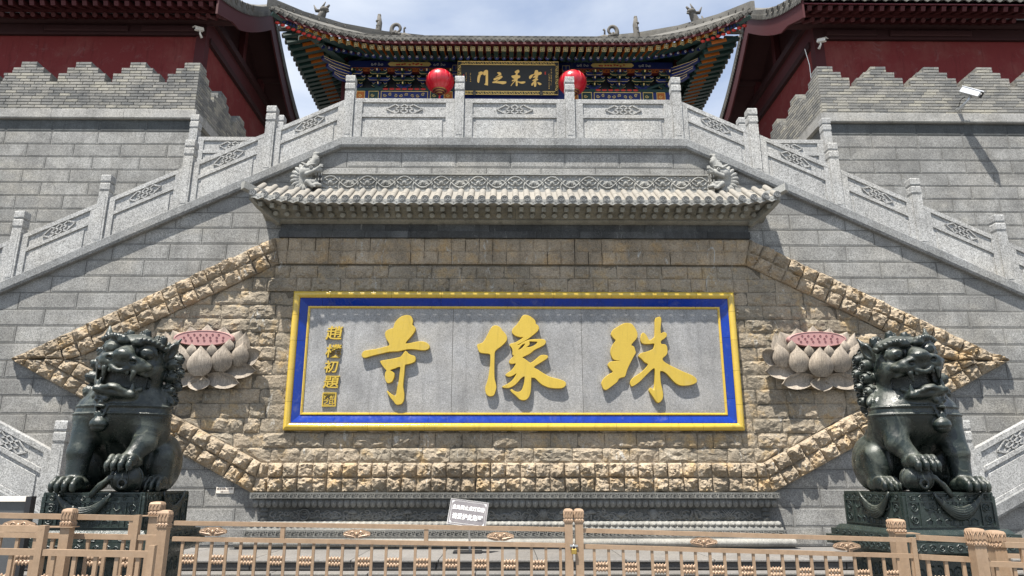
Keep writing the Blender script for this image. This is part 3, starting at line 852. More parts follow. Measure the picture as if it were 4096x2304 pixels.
for a in range(6): gd.ball((.029 * math.cos(a * 1.047), -.038, .029 * math.sin(a * 1.047)), (.009, .006, .009), 6, 4)
me_disc = gd.mesh('tile_end', 'coping_stone', 40)
# drip tile: scalloped tongue between tubes, and a pan tile behind it
pts = [(-TW / 2 + .005, .055)] + [(TW / 2 * u, .055 - .02 * math.cos(u * math.pi / 2) - 0) for u in (-.6, 0, .6)] + [(TW / 2 - .005, .055)]
low = [(TW / 2 - .002, -.05), (TW * .30, -.055), (TW * .2, -.065), (TW * .08, -.082), (0, -.088), (-TW * .08, -.082), (-TW * .2, -.065), (-TW * .30, -.055), (-TW / 2 + .002, -.05)]
gp = G().prism(pts + low, -.03, -.005)
for dx in (-.05, 0, .05): spiral(gp, dx, -.005 - (.02 if dx == 0 else 0), .02, -.032, .005, 1.2, 0, 1 if dx < 0 else -1, 8)
gpan = G(); vs = []
for l in (0, TL):
    vs += [(TW * u, l * math.cos(SLOPE), l * math.sin(SLOPE) + .06 - .030 * math.cos(u * math.pi)) for u in (-.5, -.25, 0, .25, .5)]
gpan.add(vs, [(i, i + 1, 6 + i, 5 + i) for i in range(4)])
me_drip = gp.mesh('drip_tile', 'eave_stone'); me_pan = gpan.mesh('pan_tile', 'tile_pale', True)
for i in range(NT + 1):
    x = -5.58 + i * TW; dz = curl(x)
    fw_ = -.10 * max(0, abs(x) - 4.6)
    if i <= NT:
        for m_ in me_tube: ob('tube_tile', m_, ev, (x, EY + fw_, EZ + dz + .01))
        ob('tile_end', me_disc, ev, (x, EY + fw_, EZ + dz + .005))
    if i < NT:
        xm = x + TW / 2; dz = curl(xm)
        ob('drip_tile', me_drip, ev, (xm, EY + fw_ - .01, EZ + dz - .045)); ob('pan_tile', me_pan, ev, (xm, EY + fw_, EZ + dz - .03))
        if abs(xm) < 5.5: ob('square_rafter', me_sq, ev, (xm, -.56 + fw_, 7.27 + soff(xm) - .03), (R(22), 0, 0))
        if abs(xm) < 5.3: ob('round_rafter', me_rd, ev, (xm, -.36, 7.165 + soff(xm)), (R(22), 0, 0))
# roof bed so no light leaks between tiles
g = G(); n = 24; vs = []
for i in range(n + 1):
    x = -5.56 + 11.12 * i / n; d_ = curl(x); f_ = -.10 * max(0, abs(x) - 4.6)
    vs += [(x, EY + .03 + f_, EZ - .075 + d_), (x, -.2, EZ + .31 + d_ * .5), (x, .1, EZ + .31), (x, .1, EZ - .075), (x, -.5, EZ - .085 + d_)]
fs = [(i * 5 + k, i * 5 + (k + 1) % 5, (i + 1) * 5 + (k + 1) % 5, (i + 1) * 5 + k) for i in range(n) for k in range(5)] + [tuple(range(5)), tuple(range(n * 5, n * 5 + 5))]
part('roof_bed', g.add(vs, fs), 'eave_stone', ev)
# upturned corner ridges
for s in (-1, 1):
    g = G(); vs = []
    cv = [(4.98, -.22, 7.84), (5.2, -.36, 7.68), (5.42, -.54, 7.58), (5.62, -.70, 7.59), (5.84, -.84, 7.68)]
    for i, (x, y, z) in enumerate(cv):
        t = .055
        vs += [(s * (x - t), y - t, z - .10), (s * (x + t), y + t, z - .10), (s * (x + t), y + t, z + .06), (s * (x - t), y - t, z + .06)]
    fs = [(i * 4 + k, i * 4 + (k + 1) % 4, (i + 1) * 4 + (k + 1) % 4, (i + 1) * 4 + k) for i in range(4) for k in range(4)] + [(0, 1, 2, 3), (16, 17, 18, 19)]
    part('corner_ridge', g.add(vs, fs), 'eave_stone', ev)
    g = G(); vs = []
    for i, (x, y, z) in enumerate([(5.22, -.2, 7.06), (5.40, -.42, 7.18), (5.56, -.64, 7.32), (5.68, -.76, 7.46)]):
        t = .05
        vs += [(s * (x - t), y - t, z - .07), (s * (x + t), y + t, z - .07), (s * (x + t), y + t, z + .07), (s * (x - t), y - t, z + .07)]
    fs = [(i * 4 + k, i * 4 + (k + 1) % 4, (i + 1) * 4 + (k + 1) % 4, (i + 1) * 4 + k) for i in range(3) for k in range(4)] + [(0, 1, 2, 3), (12, 13, 14, 15)]
    part('corner_beam', g.add(vs, fs), 'rafter_stone', ev)
# ridge with lotus scroll
RZ0, RZ1 = 7.86, 8.20
long_bar('ridge_wall', [(.0, RZ0 - .06), (-.17, RZ0 - .06), (-.17, RZ1), (0, RZ1)], 4.36, 'eave_stone', ev, 4)
long_bar('ridge_cap', [(.02, RZ1 + .002), (-.21, RZ1 + .002), (-.21, RZ1 + .03), (-.17, RZ1 + .045), (.02, RZ1 + .045)], 4.38, 'eave_stone', ev, 4)
long_bar('ridge_foot', [(0, RZ0 - .07), (-.215, RZ0 - .07), (-.215, RZ0 - .03), (-.175, RZ0 - .02), (0, RZ0 - .02)], 4.38, 'eave_stone', ev, 4)
def lotus_scroll(upw):
    """lotus in one lobe of a running S-vine; upw: vine passes over or under it"""
    g = G(); y = -.004; sg = 1 if upw else -1; w = .2076
    for k in range(-4, 5):
        L_ = .088 - abs(k) * .007; a = k * .34
        g.tube([(0, y, -.05), (math.sin(a) * L_ * .6, y - .026, -.05 + math.cos(a) * L_ * .55), (math.sin(a) * L_, y - .008, -.045 + math.cos(a) * L_)], [.009, .021, .003], 6)
    for s in (-1, 1):
        g.tube([(0, y, -.065), (s * .055, y - .018, -.07), (s * .115, y, -.045)], [.012, .016, .003], 5)
    vine = [(x, y - .008, sg * .135 * math.cos(math.pi * x / (2 * w))) for x in np.linspace(-w, w, 15)]
    g.tube(vine, [.014 + .010 * math.cos(math.pi * p_[0] / (2 * w)) for p_ in vine], 6)
    for x0, dx, dz in ((-.17, .09, -.10), (-.12, .10, -.06), (.17, -.09, -.10), (.12, -.10, -.05), (-.05, .06, .03), (.06, .05, .02), (-.2, -.02, -.12), (.2, .02, -.12)):
        z0 = sg * .135 * math.cos(math.pi * x0 / (2 * w))
        g.tube([(x0, y, z0), (x0 + dx * .35, y - .016, z0 + sg * dz * .7), (x0 + dx, y, z0 + sg * dz)], [.008, .02, .003], 5)
    for x0 in (-.13, .0, .13):
        g.tube([(x0 - .045, y, -sg * .15), (x0, y - .014, -sg * .125), (x0 + .05, y, -sg * .15)], [.004, .017, .004], 5)
    return g
me_l = [lotus_scroll(b).mesh('lotus_carving', 'eave_stone', True) for b in (True, False)]
for i in range(21):
    ob('lotus_carving', me_l[i % 2], ev, (-4.36 + 8.72 * (i + .5) / 21, -.17, (RZ0 + RZ1) / 2))
EAVE = ev

# ------------------------------------------------------------------ lotus reliefs beside the plaque
def petal(w, h, bulge, cup=0, n=8, tip=.25):
    """upright pointed petal in x,z, base at 0, belly toward -y"""
    g = G(); vs = []; m = 8
    for j in range(m + 1):
        v = j / m
        if v < .4: half = w / 2 * math.sqrt(max(.0, 1 - ((.4 - v) / .43) ** 2))
        else: half = w / 2 * (1 - ((v - .4) / .6) ** 1.7) * (.93 if v > .8 else 1) + .002
        for i in range(n + 1):
            u = i / n * 2 - 1
            y = -bulge * math.sqrt(max(0, 1 - (u * .95) ** 2)) * math.sin(math.pi * (.1 + .72 * v)) + cup * (u * u) * -.5
            if v > .85: y -= tip * bulge * (v - .85) / .15
            vs.append((u * half, y, v * h))
    g.add(vs, [(j * (n + 1) + i, j * (n + 1) + i + 1, (j + 1) * (n + 1) + i + 1, (j + 1) * (n + 1) + i) for j in range(m) for i in range(n)])
    return g
def leaf_petal(w, h, th=.03):
    """flat curved outer petal: shallow dish with thickness"""
    g = G(); vs = []; m, n = 8, 6
    for side in (0, 1):
        for j in range(m + 1):
            v = j / m; half = w / 2 * math.sin(math.pi * (.10 + .88 * v) ** 1.05) ** .7
            if v > .88: half *= (1 - v) / .12 * .8 + .2
            for i in range(n + 1):
                u = i / n * 2 - 1
                vs.append((u * half, -.03 - .09 * (u * u) - .13 * v * v + side * th, v * h))
    k = (m + 1) * (n + 1)
    fs = [(j * (n + 1) + i, j * (n + 1) + i + 1, (j + 1) * (n + 1) + i + 1, (j + 1) * (n + 1) + i) for j in range(m) for i in range(n)]
    fs += [tuple(a + k for a in reversed(f)) for f in fs]
    rim = [i for i in range(n + 1)] + [(j + 1) * (n + 1) - 1 for j in range(1, m + 1)] + [m * (n + 1) + i for i in range(n - 1, -1, -1)] + [j * (n + 1) for j in range(m - 1, 0, -1)]
    fs += [(rim[a], rim[(a + 1) % len(rim)], rim[(a + 1) % len(rim)] + k, rim[a] + k) for a in range(len(rim))]
    return g.add(vs, fs)
def rotm(g, ang, loc=(0, 0, 0), sc=1):
    return g.tf(Matrix.Translation(loc) @ Matrix.Rotation(ang, 4, 'Y') @ Matrix.Scale(sc, 4))
def make_lotus(x, label):
    """z = 0 at the foot of the middle petal"""
    t = thing('lotus_relief', label, 'lotus relief', (x, -.06, 3.66), group='carved lotus flowers beside the plaque')
    for a, w, h, ox, oz in ((-24, .46, .50, -.52, .52), (-10, .50, .46, -.28, .60), (0, .40, .46, 0, .65), (10, .50, .46, .28, .60), (24, .46, .50, .52, .52)):
        part('back_petal', rotm(petal(w, h, .07), R(a), (ox, -.02, oz)), 'lotus_stone', t, smooth=True)
    for s in (-1, 1):
        part('side_petal', rotm(petal(.44, .80, .14), R(s * 14), (s * .66, -.02, .16)), 'lotus_stone', t, smooth=True)
        for a, w, h, ox, oz in ((62, .36, .52, .76, .26), (92, .34, .78, .40, .12), (100, .34, .74, .12, -.04)):
            part('outer_petal', rotm(leaf_petal(w, h), R(s * a), (s * ox, -.02, oz)), 'lotus_stone', t, smooth=40)
    part('outer_petal', rotm(leaf_petal(.46, .30), R(180), (0, -.02, -.02)), 'lotus_stone', t, smooth=40)
    pod = part('seed_pod', G().lathe([(.62, 0), (.64, .10), (.625, .15), (.59, .165), (.58, .155)], 32, sy=.265, axis='y'), 'lotus_pink', t, smooth=40, loc=(0, -.05, .785))
    me = G().tube([(.019 * math.cos(a), 0, .019 * math.sin(a)) for a in np.linspace(0, 2 * math.pi, 9)], .006, 5, False).mesh('seed', 'seed_dark')
    for r_, (zz, xs_) in enumerate(((.068, np.linspace(-.32, .32, 6)), (.008, np.linspace(-.42, .40, 7)), (-.055, np.linspace(-.40, .38, 7)))):
        for xx in xs_: ob('seed', me, pod, (xx + .02 * r_, -.158, zz))
    for a, w, h, ox, oz, yy in ((16, .40, .52, .72, .20, -.10), (6, .46, .57, .41, .08, -.15), (0, .54, .62, 0, -.02, -.19)):
        for s in ((-1, 1) if ox else (1,)):
            part('front_petal', rotm(petal(w, h, .17, tip=.1), R(s * a), (s * ox, yy, oz)), 'lotus_stone', t, smooth=True)
    for ox, oz in ((-.56, .52), (-.21, .42), (.21, .42), (.56, .52)):
        part('inner_petal', rotm(petal(.22, .24, .05), 0, (ox, -.2, oz)), 'lotus_stone', t, smooth=True)
    part('core', G().lathe([(.1, 0), (.62, .02), (.66, .06), (.4, .10)], 24, sy=.58, axis='y'), 'lotus_stone', t, loc=(0, .01, .36), smooth=True)
    return t
for u, lab in ((795, 'stone lotus flower with pink seed pod left of the plaque, behind a lion'), (3287, 'stone lotus flower with pink seed pod right of the plaque, beside a lion')):
    make_lotus(at(u, 1480, -.3).x, lab)
# ------------------------------------------------------------------ balustrades
def post_parts(parent, x, y, zbase, ztop, w=.215):
    """newel: shaft with sunk outline, two bevelled tiers on top; zbase..ztop"""
    cap = ztop - .41
    g = G().box(-w / 2, w / 2, -w / 2, w / 2, zbase - ztop, cap - ztop)
    g.lathe([(w * .60, cap - ztop), (w * .60, cap - ztop + .03)], 4)
    post = part('post', g, 'granite_light', parent, loc=(x, y, ztop))
    # sunk outline on the front face as a thin raised panel
    a, b = zbase - ztop + .12, cap - ztop - .05; h = w * .30
    poly = [(-h, a), (h, a), (h, b - .07), (h * .55, b), (-h * .55, b), (-h, b - .07)]
    part('post_panel', G().prism(poly, -w / 2 - .007, -w / 2 + .01), 'granite_light', post)
    for z0, hh in ((-.385, .185), (-.185, .185)):
        k = w * .707 * 1.0
        r1 = w * .74
        g = G().lathe([(r1 * .88, z0), (r1, z0 + .035), (r1, z0 + hh - .03), (r1 * .92, z0 + hh)], 4)
        part('cap_tier', g, 'granite_light', post)
    return post
def shear(g, x0, k):
    g.v = [(x, y, z + (x - x0) * k) for x, y, z in g.v]; return g
def knot(w, h, slope):
    """three interlaced lozenges as raised bars"""
    g = G(); t = .014
    def loz(cx, a, b):
        P = [(cx - a, 0), (cx, b), (cx + a, 0), (cx, -b)]
        for i in range(4):
            p, q = P[i], P[(i + 1) % 4]
            dx, dz = q[0] - p[0], q[1] - p[1]; L_ = math.hypot(dx, dz); nx_, nz_ = -dz / L_ * t, dx / L_ * t
            g.add([(p[0] + nx_, -.03, p[1] + nz_), (p[0] - nx_, -.03, p[1] - nz_), (q[0] - nx_, -.03, q[1] - nz_), (q[0] + nx_, -.03, q[1] + nz_),
                   (p[0] + nx_, .0, p[1] + nz_), (p[0] - nx_, .0, p[1] - nz_), (q[0] - nx_, .0, q[1] - nz_), (q[0] + nx_, .0, q[1] + nz_)],
                  [(0, 1, 2, 3), (0, 4, 5, 1), (3, 2, 6, 7), (0, 3, 7, 4), (1, 5, 6, 2)])
    loz(-w * .25, w * .25, h / 2); loz(w * .25, w * .25, h / 2); loz(0, w * .25, h / 2)
    return shear(g, 0, slope)
def rail_panel(parent, x0, x1, y, zb0, slope, H=1.06, th=.13):
    """slab between two posts; zb0 = foot level at x0"""
    L_ = x1 - x0; t = .034; yf = y - th / 2
    g = shear(G().box(0, L_, yf + t, y + th / 2, 0, H), 0, slope)
    slab = part('panel', g, 'granite_light', parent, loc=(x0, 0, zb0))
    def strip(a, b, c, d, yy=yf):
        return shear(G().bbox(a, b, yy, yf + t + .004, c, d, .006), 0, slope)
    m = L_ * .07 + .04
    for a, b, c, d, nm in ((0, L_, H - .11, H, 'top_rail'), (0, L_, 0, .07, 'bottom_rail'), (0, m, .07, H - .11, 'stile'), (L_ - m, L_, .07, H - .11, 'stile'), (m, L_ - m, .58, .67, 'mid_rail')):
        part(nm, strip(a, b, c, d), 'granite_light', slab)
    e = .075
    part('raised_field', strip(m + e, L_ - m - e, .07, .58 - e * .9, yf + .010), 'granite_light', slab)
    w_ = min(.84, L_ * .42)
    part('knot_ornament', knot(w_, .23, slope), 'granite_light', slab, loc=(L_ / 2, yf + t, .80 + slope * L_ / 2))
    return slab
RY = .08
def coping(parent, x0, x1, slope, z0, n, y0=-.13, y1=.3, h=.24):
    for i in range(n):
        a, b = x0 + (x1 - x0) * i / n, x0 + (x1 - x0) * (i + 1) / n
        prof = [(y0, -h + .05), (y0 + .03, -h), (y1, -h), (y1, 0), (y0 + .012, 0), (y0, -.012)]
        g = shear(G().prism_x(prof, 0, b - a - .004), 0, slope)
        part('coping', g, 'coping_stone', parent, loc=(a, 0, z0 + (a - x0) * slope))
GRP = 'stone balustrades of the double stair'
bt = thing('stone_balustrade', 'level grey stone balustrade across the top terrace, below the lanterns', 'balustrade', (0, RY, TZ), group=GRP)
bt.location = (0, 0, 0)
tp = [-3.84, -1.26, 1.34, 3.86]
for x in tp: post_parts(bt, x, RY, TZ, 10.82)
for a, b in zip(tp[:-1], tp[1:]): rail_panel(bt, a + .108, b - .108, RY, TZ, 0, 1.07)
coping(bt, -TX + .03, TX + .03, 0, TZ, 4)
for s, lab in ((-1, 'sloping grey stone balustrade climbing the left flight to the terrace'), (1, 'sloping grey stone balustrade climbing the right flight to the terrace')):
    b = thing('stone_balustrade', lab, 'balustrade', (0, RY, 0), group=GRP); b.location = (0, 0, 0)
    ps = [(3.85 if s > 0 else 3.84) + 1.79 * i for i in range(0, 6)]
    for i, x in enumerate(ps):
        if i: post_parts(b, s * x + (.0 if s < 0 else -.02), RY, cope(s * x) - .02, 10.82 - .88 * i + .07)
    for a, c in zip(ps[:-1], ps[1:]):
        xa, xb = sorted((s * (a + .108), s * (c - .108)))
        rail_panel(b, xa, xb, RY, cope(xa) + .0, SL * (-s) , 1.04)
    xa, xb = (TX + .03, 15.) if s > 0 else (-15., -TX + .03)
    coping(b, xa, xb, -s * SL, cope(xa), 4)
# lower flights that climb outward in front of the wall
LY = -2.0
for s, (u, v), lab in ((-1, (262, 1683), 'stone balustrade of the lower stair rising to the left behind a lion'), (1, (3838, 1681), 'stone balustrade of the lower stair rising to the right behind a lion')):
    p = at(u, v, LY); b = thing('stone_balustrade', lab, 'balustrade', (0, LY, 0), group=GRP); b.location = (0, 0, 0)
    px_, zt_ = p.x, p.z
    zb = zt_ - 1.62
    post_parts(b, px_, LY, zb, zt_)
    for i in range(1, 3): post_parts(b, px_ + s * 1.79 * i, LY, zb + .88 * i, zt_ + .88 * i + .05)
    for i in range(0, 3):
        xa, xb = sorted((px_ + s * (1.79 * i + .108), px_ + s * (1.79 * (i + 1) - .108)))
        rail_panel(b, xa, xb, LY, zb + SL * abs((xa if s > 0 else xa) - px_), SL * s, 1.04)
    xa, xb = sorted((px_ - s * .15, px_ + s * 5.5))
    zz = zb + SL * (xa - px_) * s
    coping(b, xa, xb, SL * s, zz, 3, LY - .14, LY + .25)
    poly = [(px_ - s * .15, PLZ - .3), (px_ + s * 6.5, PLZ - .3), (px_ + s * 6.5, zb + SL * 6.5 - .24), (px_ - s * .15, zb - .3)]
    w = thing('stair_flight', 'grey granite flank of the lower stair, %s edge of the picture' % ('left' if s < 0 else 'right'), 'stair', (px_, LY, 0))
    w.location = (0, 0, 0)
    part('core', G().prism(poly, LY + .02, -.02), 'mortar', w)
    for k in range(10):
        z0 = -.02 + k * RISE
        x = px_ - s * .15 if s > 0 else px_ - 6.5
        xe = x + 6.65; x -= (.6 if k % 2 else 0)
        while x < xe:
            a, c = max(x, px_ - .15 if s > 0 else x) + J, min(x + 1.25, xe if s > 0 else px_ + .15) - J; x += 1.25
            if c - a < .05: continue
            pp = clip([(a, z0 + J), (c, z0 + J), (c, z0 + RISE - J), (a, z0 + RISE - J)], -SL * s, 1, zb - .2 - SL * s * px_)
            if len(pp) >= 3: block(w, a, c, z0 + J, z0 + RISE - J, LY, 'granite', pp)
    for k in range(14):
        xx = px_ + s * .32 * k
        zz = zb - .3 + (k + 1) * .156
        x0, x1 = sorted((xx, xx + s * .36))
        part('step', G().box(x0, x1, LY + .2, -.05, zz - .5, zz), 'granite_pale', w)

# ------------------------------------------------------------------ fortress walls behind the flights, and their parapets
FY = 2.55
BRK = {}
def brick_mesh(k):
    r = random.Random(k); L_ = .33
    g = G(); hx, hz = L_ / 2 - .004, .044 - .005
    j = lambda a: r.uniform(-a, a)
    vs = []
    for y, i in ((.1, 0), (.006, 0), (-.004, .007)):
        vs += [(-hx + i + j(.003), y + j(.003), -hz + i + j(.003)), (hx - i + j(.003), y + j(.003), -hz + i + j(.003)), (hx - i + j(.003), y + j(.003), hz - i + j(.003)), (-hx + i + j(.003), y + j(.003), hz - i + j(.003))]
    fs = [(8, 9, 10, 11), (3, 2, 1, 0)]
    for q in (0, 4):
        for i in range(4): fs.append((q + i, q + (i + 1) % 4, q + 4 + (i + 1) % 4, q + 4 + i))
    return g.add(vs, fs).mesh('brick', 'grey_brick')
BM = [brick_mesh(k) for k in range(8)]
def brick_run(parent, a, b, z, f, odd, rev=False):
    """bricks along a run from a to b; f(pos) -> (location, rotz)"""
    x = a - (.165 if odd else 0)
    while x < b - .01:
        w = rnd.uniform(.29, .37)
        x0, x1 = max(x, a), min(x + w, b); x += w
        if x1 - x0 < .04: continue
        loc, rz = f((x0 + x1) / 2)
        ob('brick', rnd.choice(BM), parent, (loc[0], loc[1], z), (0, 0, rz), ((x1 - x0) / .33, 1, 1))
for s, side in ((-1, 'left'), (1, 'right')):
    CX = 8.66 if s < 0 else 8.56
    fw_ = thing('fortress_wall', 'grey granite rampart wall of long blocks behind the %s flight' % side, 'wall', (s * 9, FY, 5)); fw_.location = (0, 0, 0)
    for k in range(13):
        z1 = 10.64 - k * RISE; z0 = z1 - RISE
        x = CX - (.62 if k % 2 else 0) + rnd.uniform(-.06, .06)
        while x < 16:
            a, b = max(x, CX) + J, x + 1.25 - J; x += 1.25
            if b - a < .06: continue
            xa, xb = sorted((s * a, s * b))
            block(fw_, xa, xb, z0 + J, z1 - J, FY, 'granite')
    x = CX
    while x < 16:
        xa, xb = sorted((s * (x + J), s * (x + 1.25 - J))); x += 1.25
        block(fw_, xa, xb, 10.645, 11.0, FY + .01, 'dark_course')
    xa, xb = sorted((s * (CX + .01), s * 17))
    part('mortar_bed', G().box(xa, xb, FY + .014, FY + 9, 3, 11.0), 'mortar', fw_)
    x = CX - .1
    for i in range(4):
        w = 1.95; xa, xb = sorted((s * (x + .004), s * (x + w - .004))); x += w
        g = G().prism_x([(FY - .10, 11.03), (FY - .07, 11.0), (FY + .5, 11.0), (FY + .5, 11.27), (FY - .09, 11.27), (FY - .10, 11.26)], xa, xb)
        part('cornice_stone', g, 'granite_pale', fw_)
    for i in range(4):
        y0 = FY + .5 + i * 1.6
        xa, xb = sorted((s * (CX - .1), s * (CX + .5)))
        part('cornice_stone', G().box(xa, xb, y0 + .004, y0 + 1.6 - .004, 11.0, 11.27), 'granite_pale', fw_)
    # brick parapet
    pp = thing('brick_parapet', 'grey brick battlement with stepped merlons on the %s rampart' % side, 'parapet', (s * 9, FY, 11.27)); pp.location = (0, 0, 0)
    BH = .0885; PT = .32
    prd = 1.50
    front = lambda t: ((s * (CX + t), FY, 0), 0)
    sidef = lambda t: ((s * CX, FY + t, 0), -s * R(90))
    Lf, Ls = 6.6, 5.5
    def merlons(L_, first):
        out = []; t = first
        while t < L_: out.append(t); t += prd
        return out
    core = G()
    for fn, L_, first, sd_ in ((front, Lf, .22, 0), (sidef, Ls, .22, 1)):
        t0 = 0.0 if sd_ == 0 else .1
        for r_ in range(10):
            brick_run(pp, t0, L_, 11.27 + BH * (r_ + .5), fn, r_ % 2)
        for mi, t in enumerate(merlons(L_, first)):
            for n_, (half, r0, r1) in enumerate(((.645, 10, 13), (.43, 13, 15), (.215, 15, 17))):
                a, b = t - half, t + half
                if mi == 0: a = t0
                for r_ in range(r0, r1):
                    brick_run(pp, max(a, t0), min(b, L_), 11.27 + BH * (r_ + .5), fn, (r_ + mi) % 2)
                z0, z1 = 11.27 + BH * r0, 11.27 + BH * r1 - .004
                a = max(a, t0); b = min(b, L_)
                if sd_ == 0: core.box(*sorted((s * (CX + a + .006), s * (CX + b - .006))), FY + .02, FY + PT, z0, z1)
                else: core.box(*sorted((s * (CX + .02), s * (CX + PT))), FY + a + .006, FY + b - .006, z0, z1)
    core.box(*sorted((s * (CX + .01), s * (CX + 8))), FY + .015, FY + PT, 11.27, 11.27 + BH * 10 - .004)
    core.box(*sorted((s * (CX + .015), s * (CX + PT))), FY + .01, FY + Ls, 11.27, 11.27 + BH * 10 - .004)
    part('core', core, 'grey_brick', pp)
    # inner level balustrade between the rampart corner and the terrace
    ib = thing('stone_balustrade', 'short level stone balustrade beside the %s rampart corner' % side, 'balustrade', (0, 0, 0), group=GRP)
    for k, xx in enumerate((8.45, 6.2)):
        post_parts(ib, s * xx, FY - .25, 9.2, 10.98)
    xa, xb = sorted((s * 8.34, s * 6.31)); rail_panel(ib, xa, xb, FY - .25, 9.3, 0, 1.05)
g = G().box(-3.95, 3.98, .35, 2.4, 8.95, TZ - .02).box(-8.4, 8.4, 2.72, 14, 8.6, TZ - .02)
tag(part('terrace_floor', g, 'granite_pale', None), 'granite terrace floor at the head of the stairs', None, kind='structure')
# ------------------------------------------------------------------ red pavilions on the ramparts
def pavilion(s, side):
    t = thing('red_pavilion', 'dark red walled pavilion with overhanging tiled gable roof above the %s battlement' % side, 'pavilion', (s * 12, 4.5, 11))
    t.location = (0, 0, 0)
    WX, WY, VX = 9.57, 4.5, 8.68            # wall corner, front wall, verge
    EYp, EZp, RYp, RZp = 3.1, 15.25, 7.4, 17.83
    k = (RZp - EZp) / (RYp - EYp)
    X = lambda a, b: sorted((s * a, s * b))
    part('wall', G().box(*X(WX, 18), WY, 10.3, 11.0, 14.92), 'red_wall', t)
    part('lintel', G().box(*X(WX - .05, 18), WY - .10, WY + .2, 14.93, 15.28), 'dark_wood', t)
    part('lintel_trim', G().box(*X(WX - .06, 18), WY - .13, WY - .1, 14.90, 14.965), 'dark_wood', t)
    for a, b in ((WX + .3, 11.5), (11.9, 14.5)):
        part('lintel_panel', G().bbox(*X(a, b), WY - .17, WY - .1, 15.02, 15.22, .03), 'dark_wood', t)
    part('purlin', G().tube([(s * VX, WY - .05, 15.48), (s * 18, WY - .05, 15.48)], .17, 10), 'dark_wood', t, smooth=40)
    part('corner_post', G().box(*X(WX - .06, WX + .24), WY - .06, WY + .24, 11.0, 15.5), 'red_wood', t)
    # gable end seen from the terrace: beams, posts, panels
    part('side_beam', G().box(*X(WX - .12, WX + .1), WY + .2, 10.4, 14.80, 15.0), 'dark_wood', t)
    part('side_panel', G().box(*X(WX - .02, WX + .1), WY + .25, 10.3, 15.0, 15.62), 'red_wood', t)
    part('side_beam', G().box(*X(WX - .16, WX + .1), WY + .3, 10.3, 15.62, 15.86), 'dark_wood', t)
    for y in (WY + .9, WY + 2.9, WY + 4.9):
        part('king_post', G().box(*X(WX - .1, WX + .1), y - .13, y + .13, 15.86, EZp + k * (4.3 - abs(y - RYp)) + .0), 'red_wood', t)
    for y in (5.4, 7.4, 9.4):
        zz = EZp + k * (4.3 - abs(y - RYp)) - .22
        part('purlin_end', G().tube([(s * VX, y, zz), (s * (WX + 2), y, zz)], .15, 10), 'dark_wood', t, smooth=40)
    part('gable_infill', G().prism_x([(WY + .3, 15.86), (10.3, 15.86), (RYp + .5, RZp - .5), (RYp - .5, RZp - .5)], *X(WX + .12, WX + .3)), 'dark_wood', t)
    # roof bed with a little sag, front and rear slopes
    prof = []
    for i in range(9):
        u = i / 8; y = EYp + (RYp - EYp) * u; prof.append((y, EZp + (RZp - EZp) * u - .28 * math.sin(math.pi * u)))
    top = prof + [(2 * RYp - y, z) for y, z in reversed(prof[:-1])]
    g = G(); vs = []
    for x in X(VX, 18):
        vs += [(x, y, z + .12) for y, z in top] + [(x, y, z) for y, z in reversed(top)]
    n = len(top) * 2
    fs = [tuple(range(n)), tuple(range(n, 2 * n))] + [(i, (i + 1) % n, n + (i + 1) % n, n + i) for i in range(n)]
    part('roof_bed', g.add(vs, fs), 'dark_wood', t)
    # barge board following the verge
    g = G(); vs = []
    for x in X(VX - .06, VX):
        vs += [(x, y, z + .10) for y, z in top] + [(x, y, z - (.62 if 2 < i < len(top) - 3 else .5 - .02 * i if i < 3 else .46)) for i, (y, z) in reversed(list(enumerate(top)))]
    part('barge_board', g.add(vs, fs), 'red_wood', t)
    # verge tiles hanging over the board
    gt = G().lathe([(.0005, .02), (.045, .02), (.06, .012), (.062, -.12)], 8, axis='y')
    gt.prism([(-.05, -.04), (.05, -.04), (.025, -.12), (0, -.15), (-.025, -.12)], -.02, 0)
    me = gt.mesh('verge_tile', 'tile_grey')
    L_ = 0; prev = top[0]; acc = 0
    pts = []
    for a, b in zip(top[:-1], top[1:]):
        m = 5
        for q in range(m): pts.append(lerp(a, b, q / m))
    for y, z in pts:
        ob('verge_tile', me, t, (s * (VX - .09), y, z + .14), (0, 0, -s * R(90) if s > 0 else R(90)))
    g = G(); vs = []
    for dx, dz in ((-.12, .12), (.22, .12), (.22, .42), (.05, .47), (-.12, .42)):
        pass
    ring = [(-.10, .14), (.24, .14), (.24, .40), (.07, .47), (-.10, .40)]
    for y, z in top: vs += [(s * (VX + a), y, z + b) for a, b in ring]
    m = len(ring); fs = [(i * m + q, i * m + (q + 1) % m, (i + 1) * m + (q + 1) % m, (i + 1) * m + q) for i in range(len(top) - 1) for q in range(m)] + [tuple(range(m)), tuple(range((len(top) - 1) * m, len(top) * m))]
    part('verge_ridge', g.add(vs, fs), 'tile_grey', t)
    g = G()
    for i in range(5):
        y, z = pts[22 - i * 4]
        c = []
        for a in np.linspace(0, 2 * math.pi, 11): c.append((s * (VX - .11), y + .10 * math.cos(a), z + .28 + .10 * math.sin(a)))
        g.tube(c, .022, 5, False)
    part('ridge_carving', g, 'roof_ornament', t)
    # front eave: tile ends, drips, board, two rows of rafters
    gd_ = G().lathe([(.0005, .03), (.05, .03), (.055, .022), (.075, .022), (.085, .03), (.088, -.25)], 10, axis='y')
    me_d = gd_.mesh('tile_end', 'tile_grey', 40)
    me_p = G().prism([(-.15, .05), (.15, .05), (.15, -.01), (.07, -.07), (0, -.11), (-.07, -.07), (-.15, -.01)], -.03, 0).mesh('drip_tile', 'tile_grey')
    me_f = G().box(-.065, .065, -.02, .9, -.07, .07).mesh('flying_rafter', 'red_wood')
    me_r = G().tube([(0, .0, 0), (0, 1.4, 0)], .075, 8).mesh('rafter', 'red_wood', 40)
    x = VX + .1
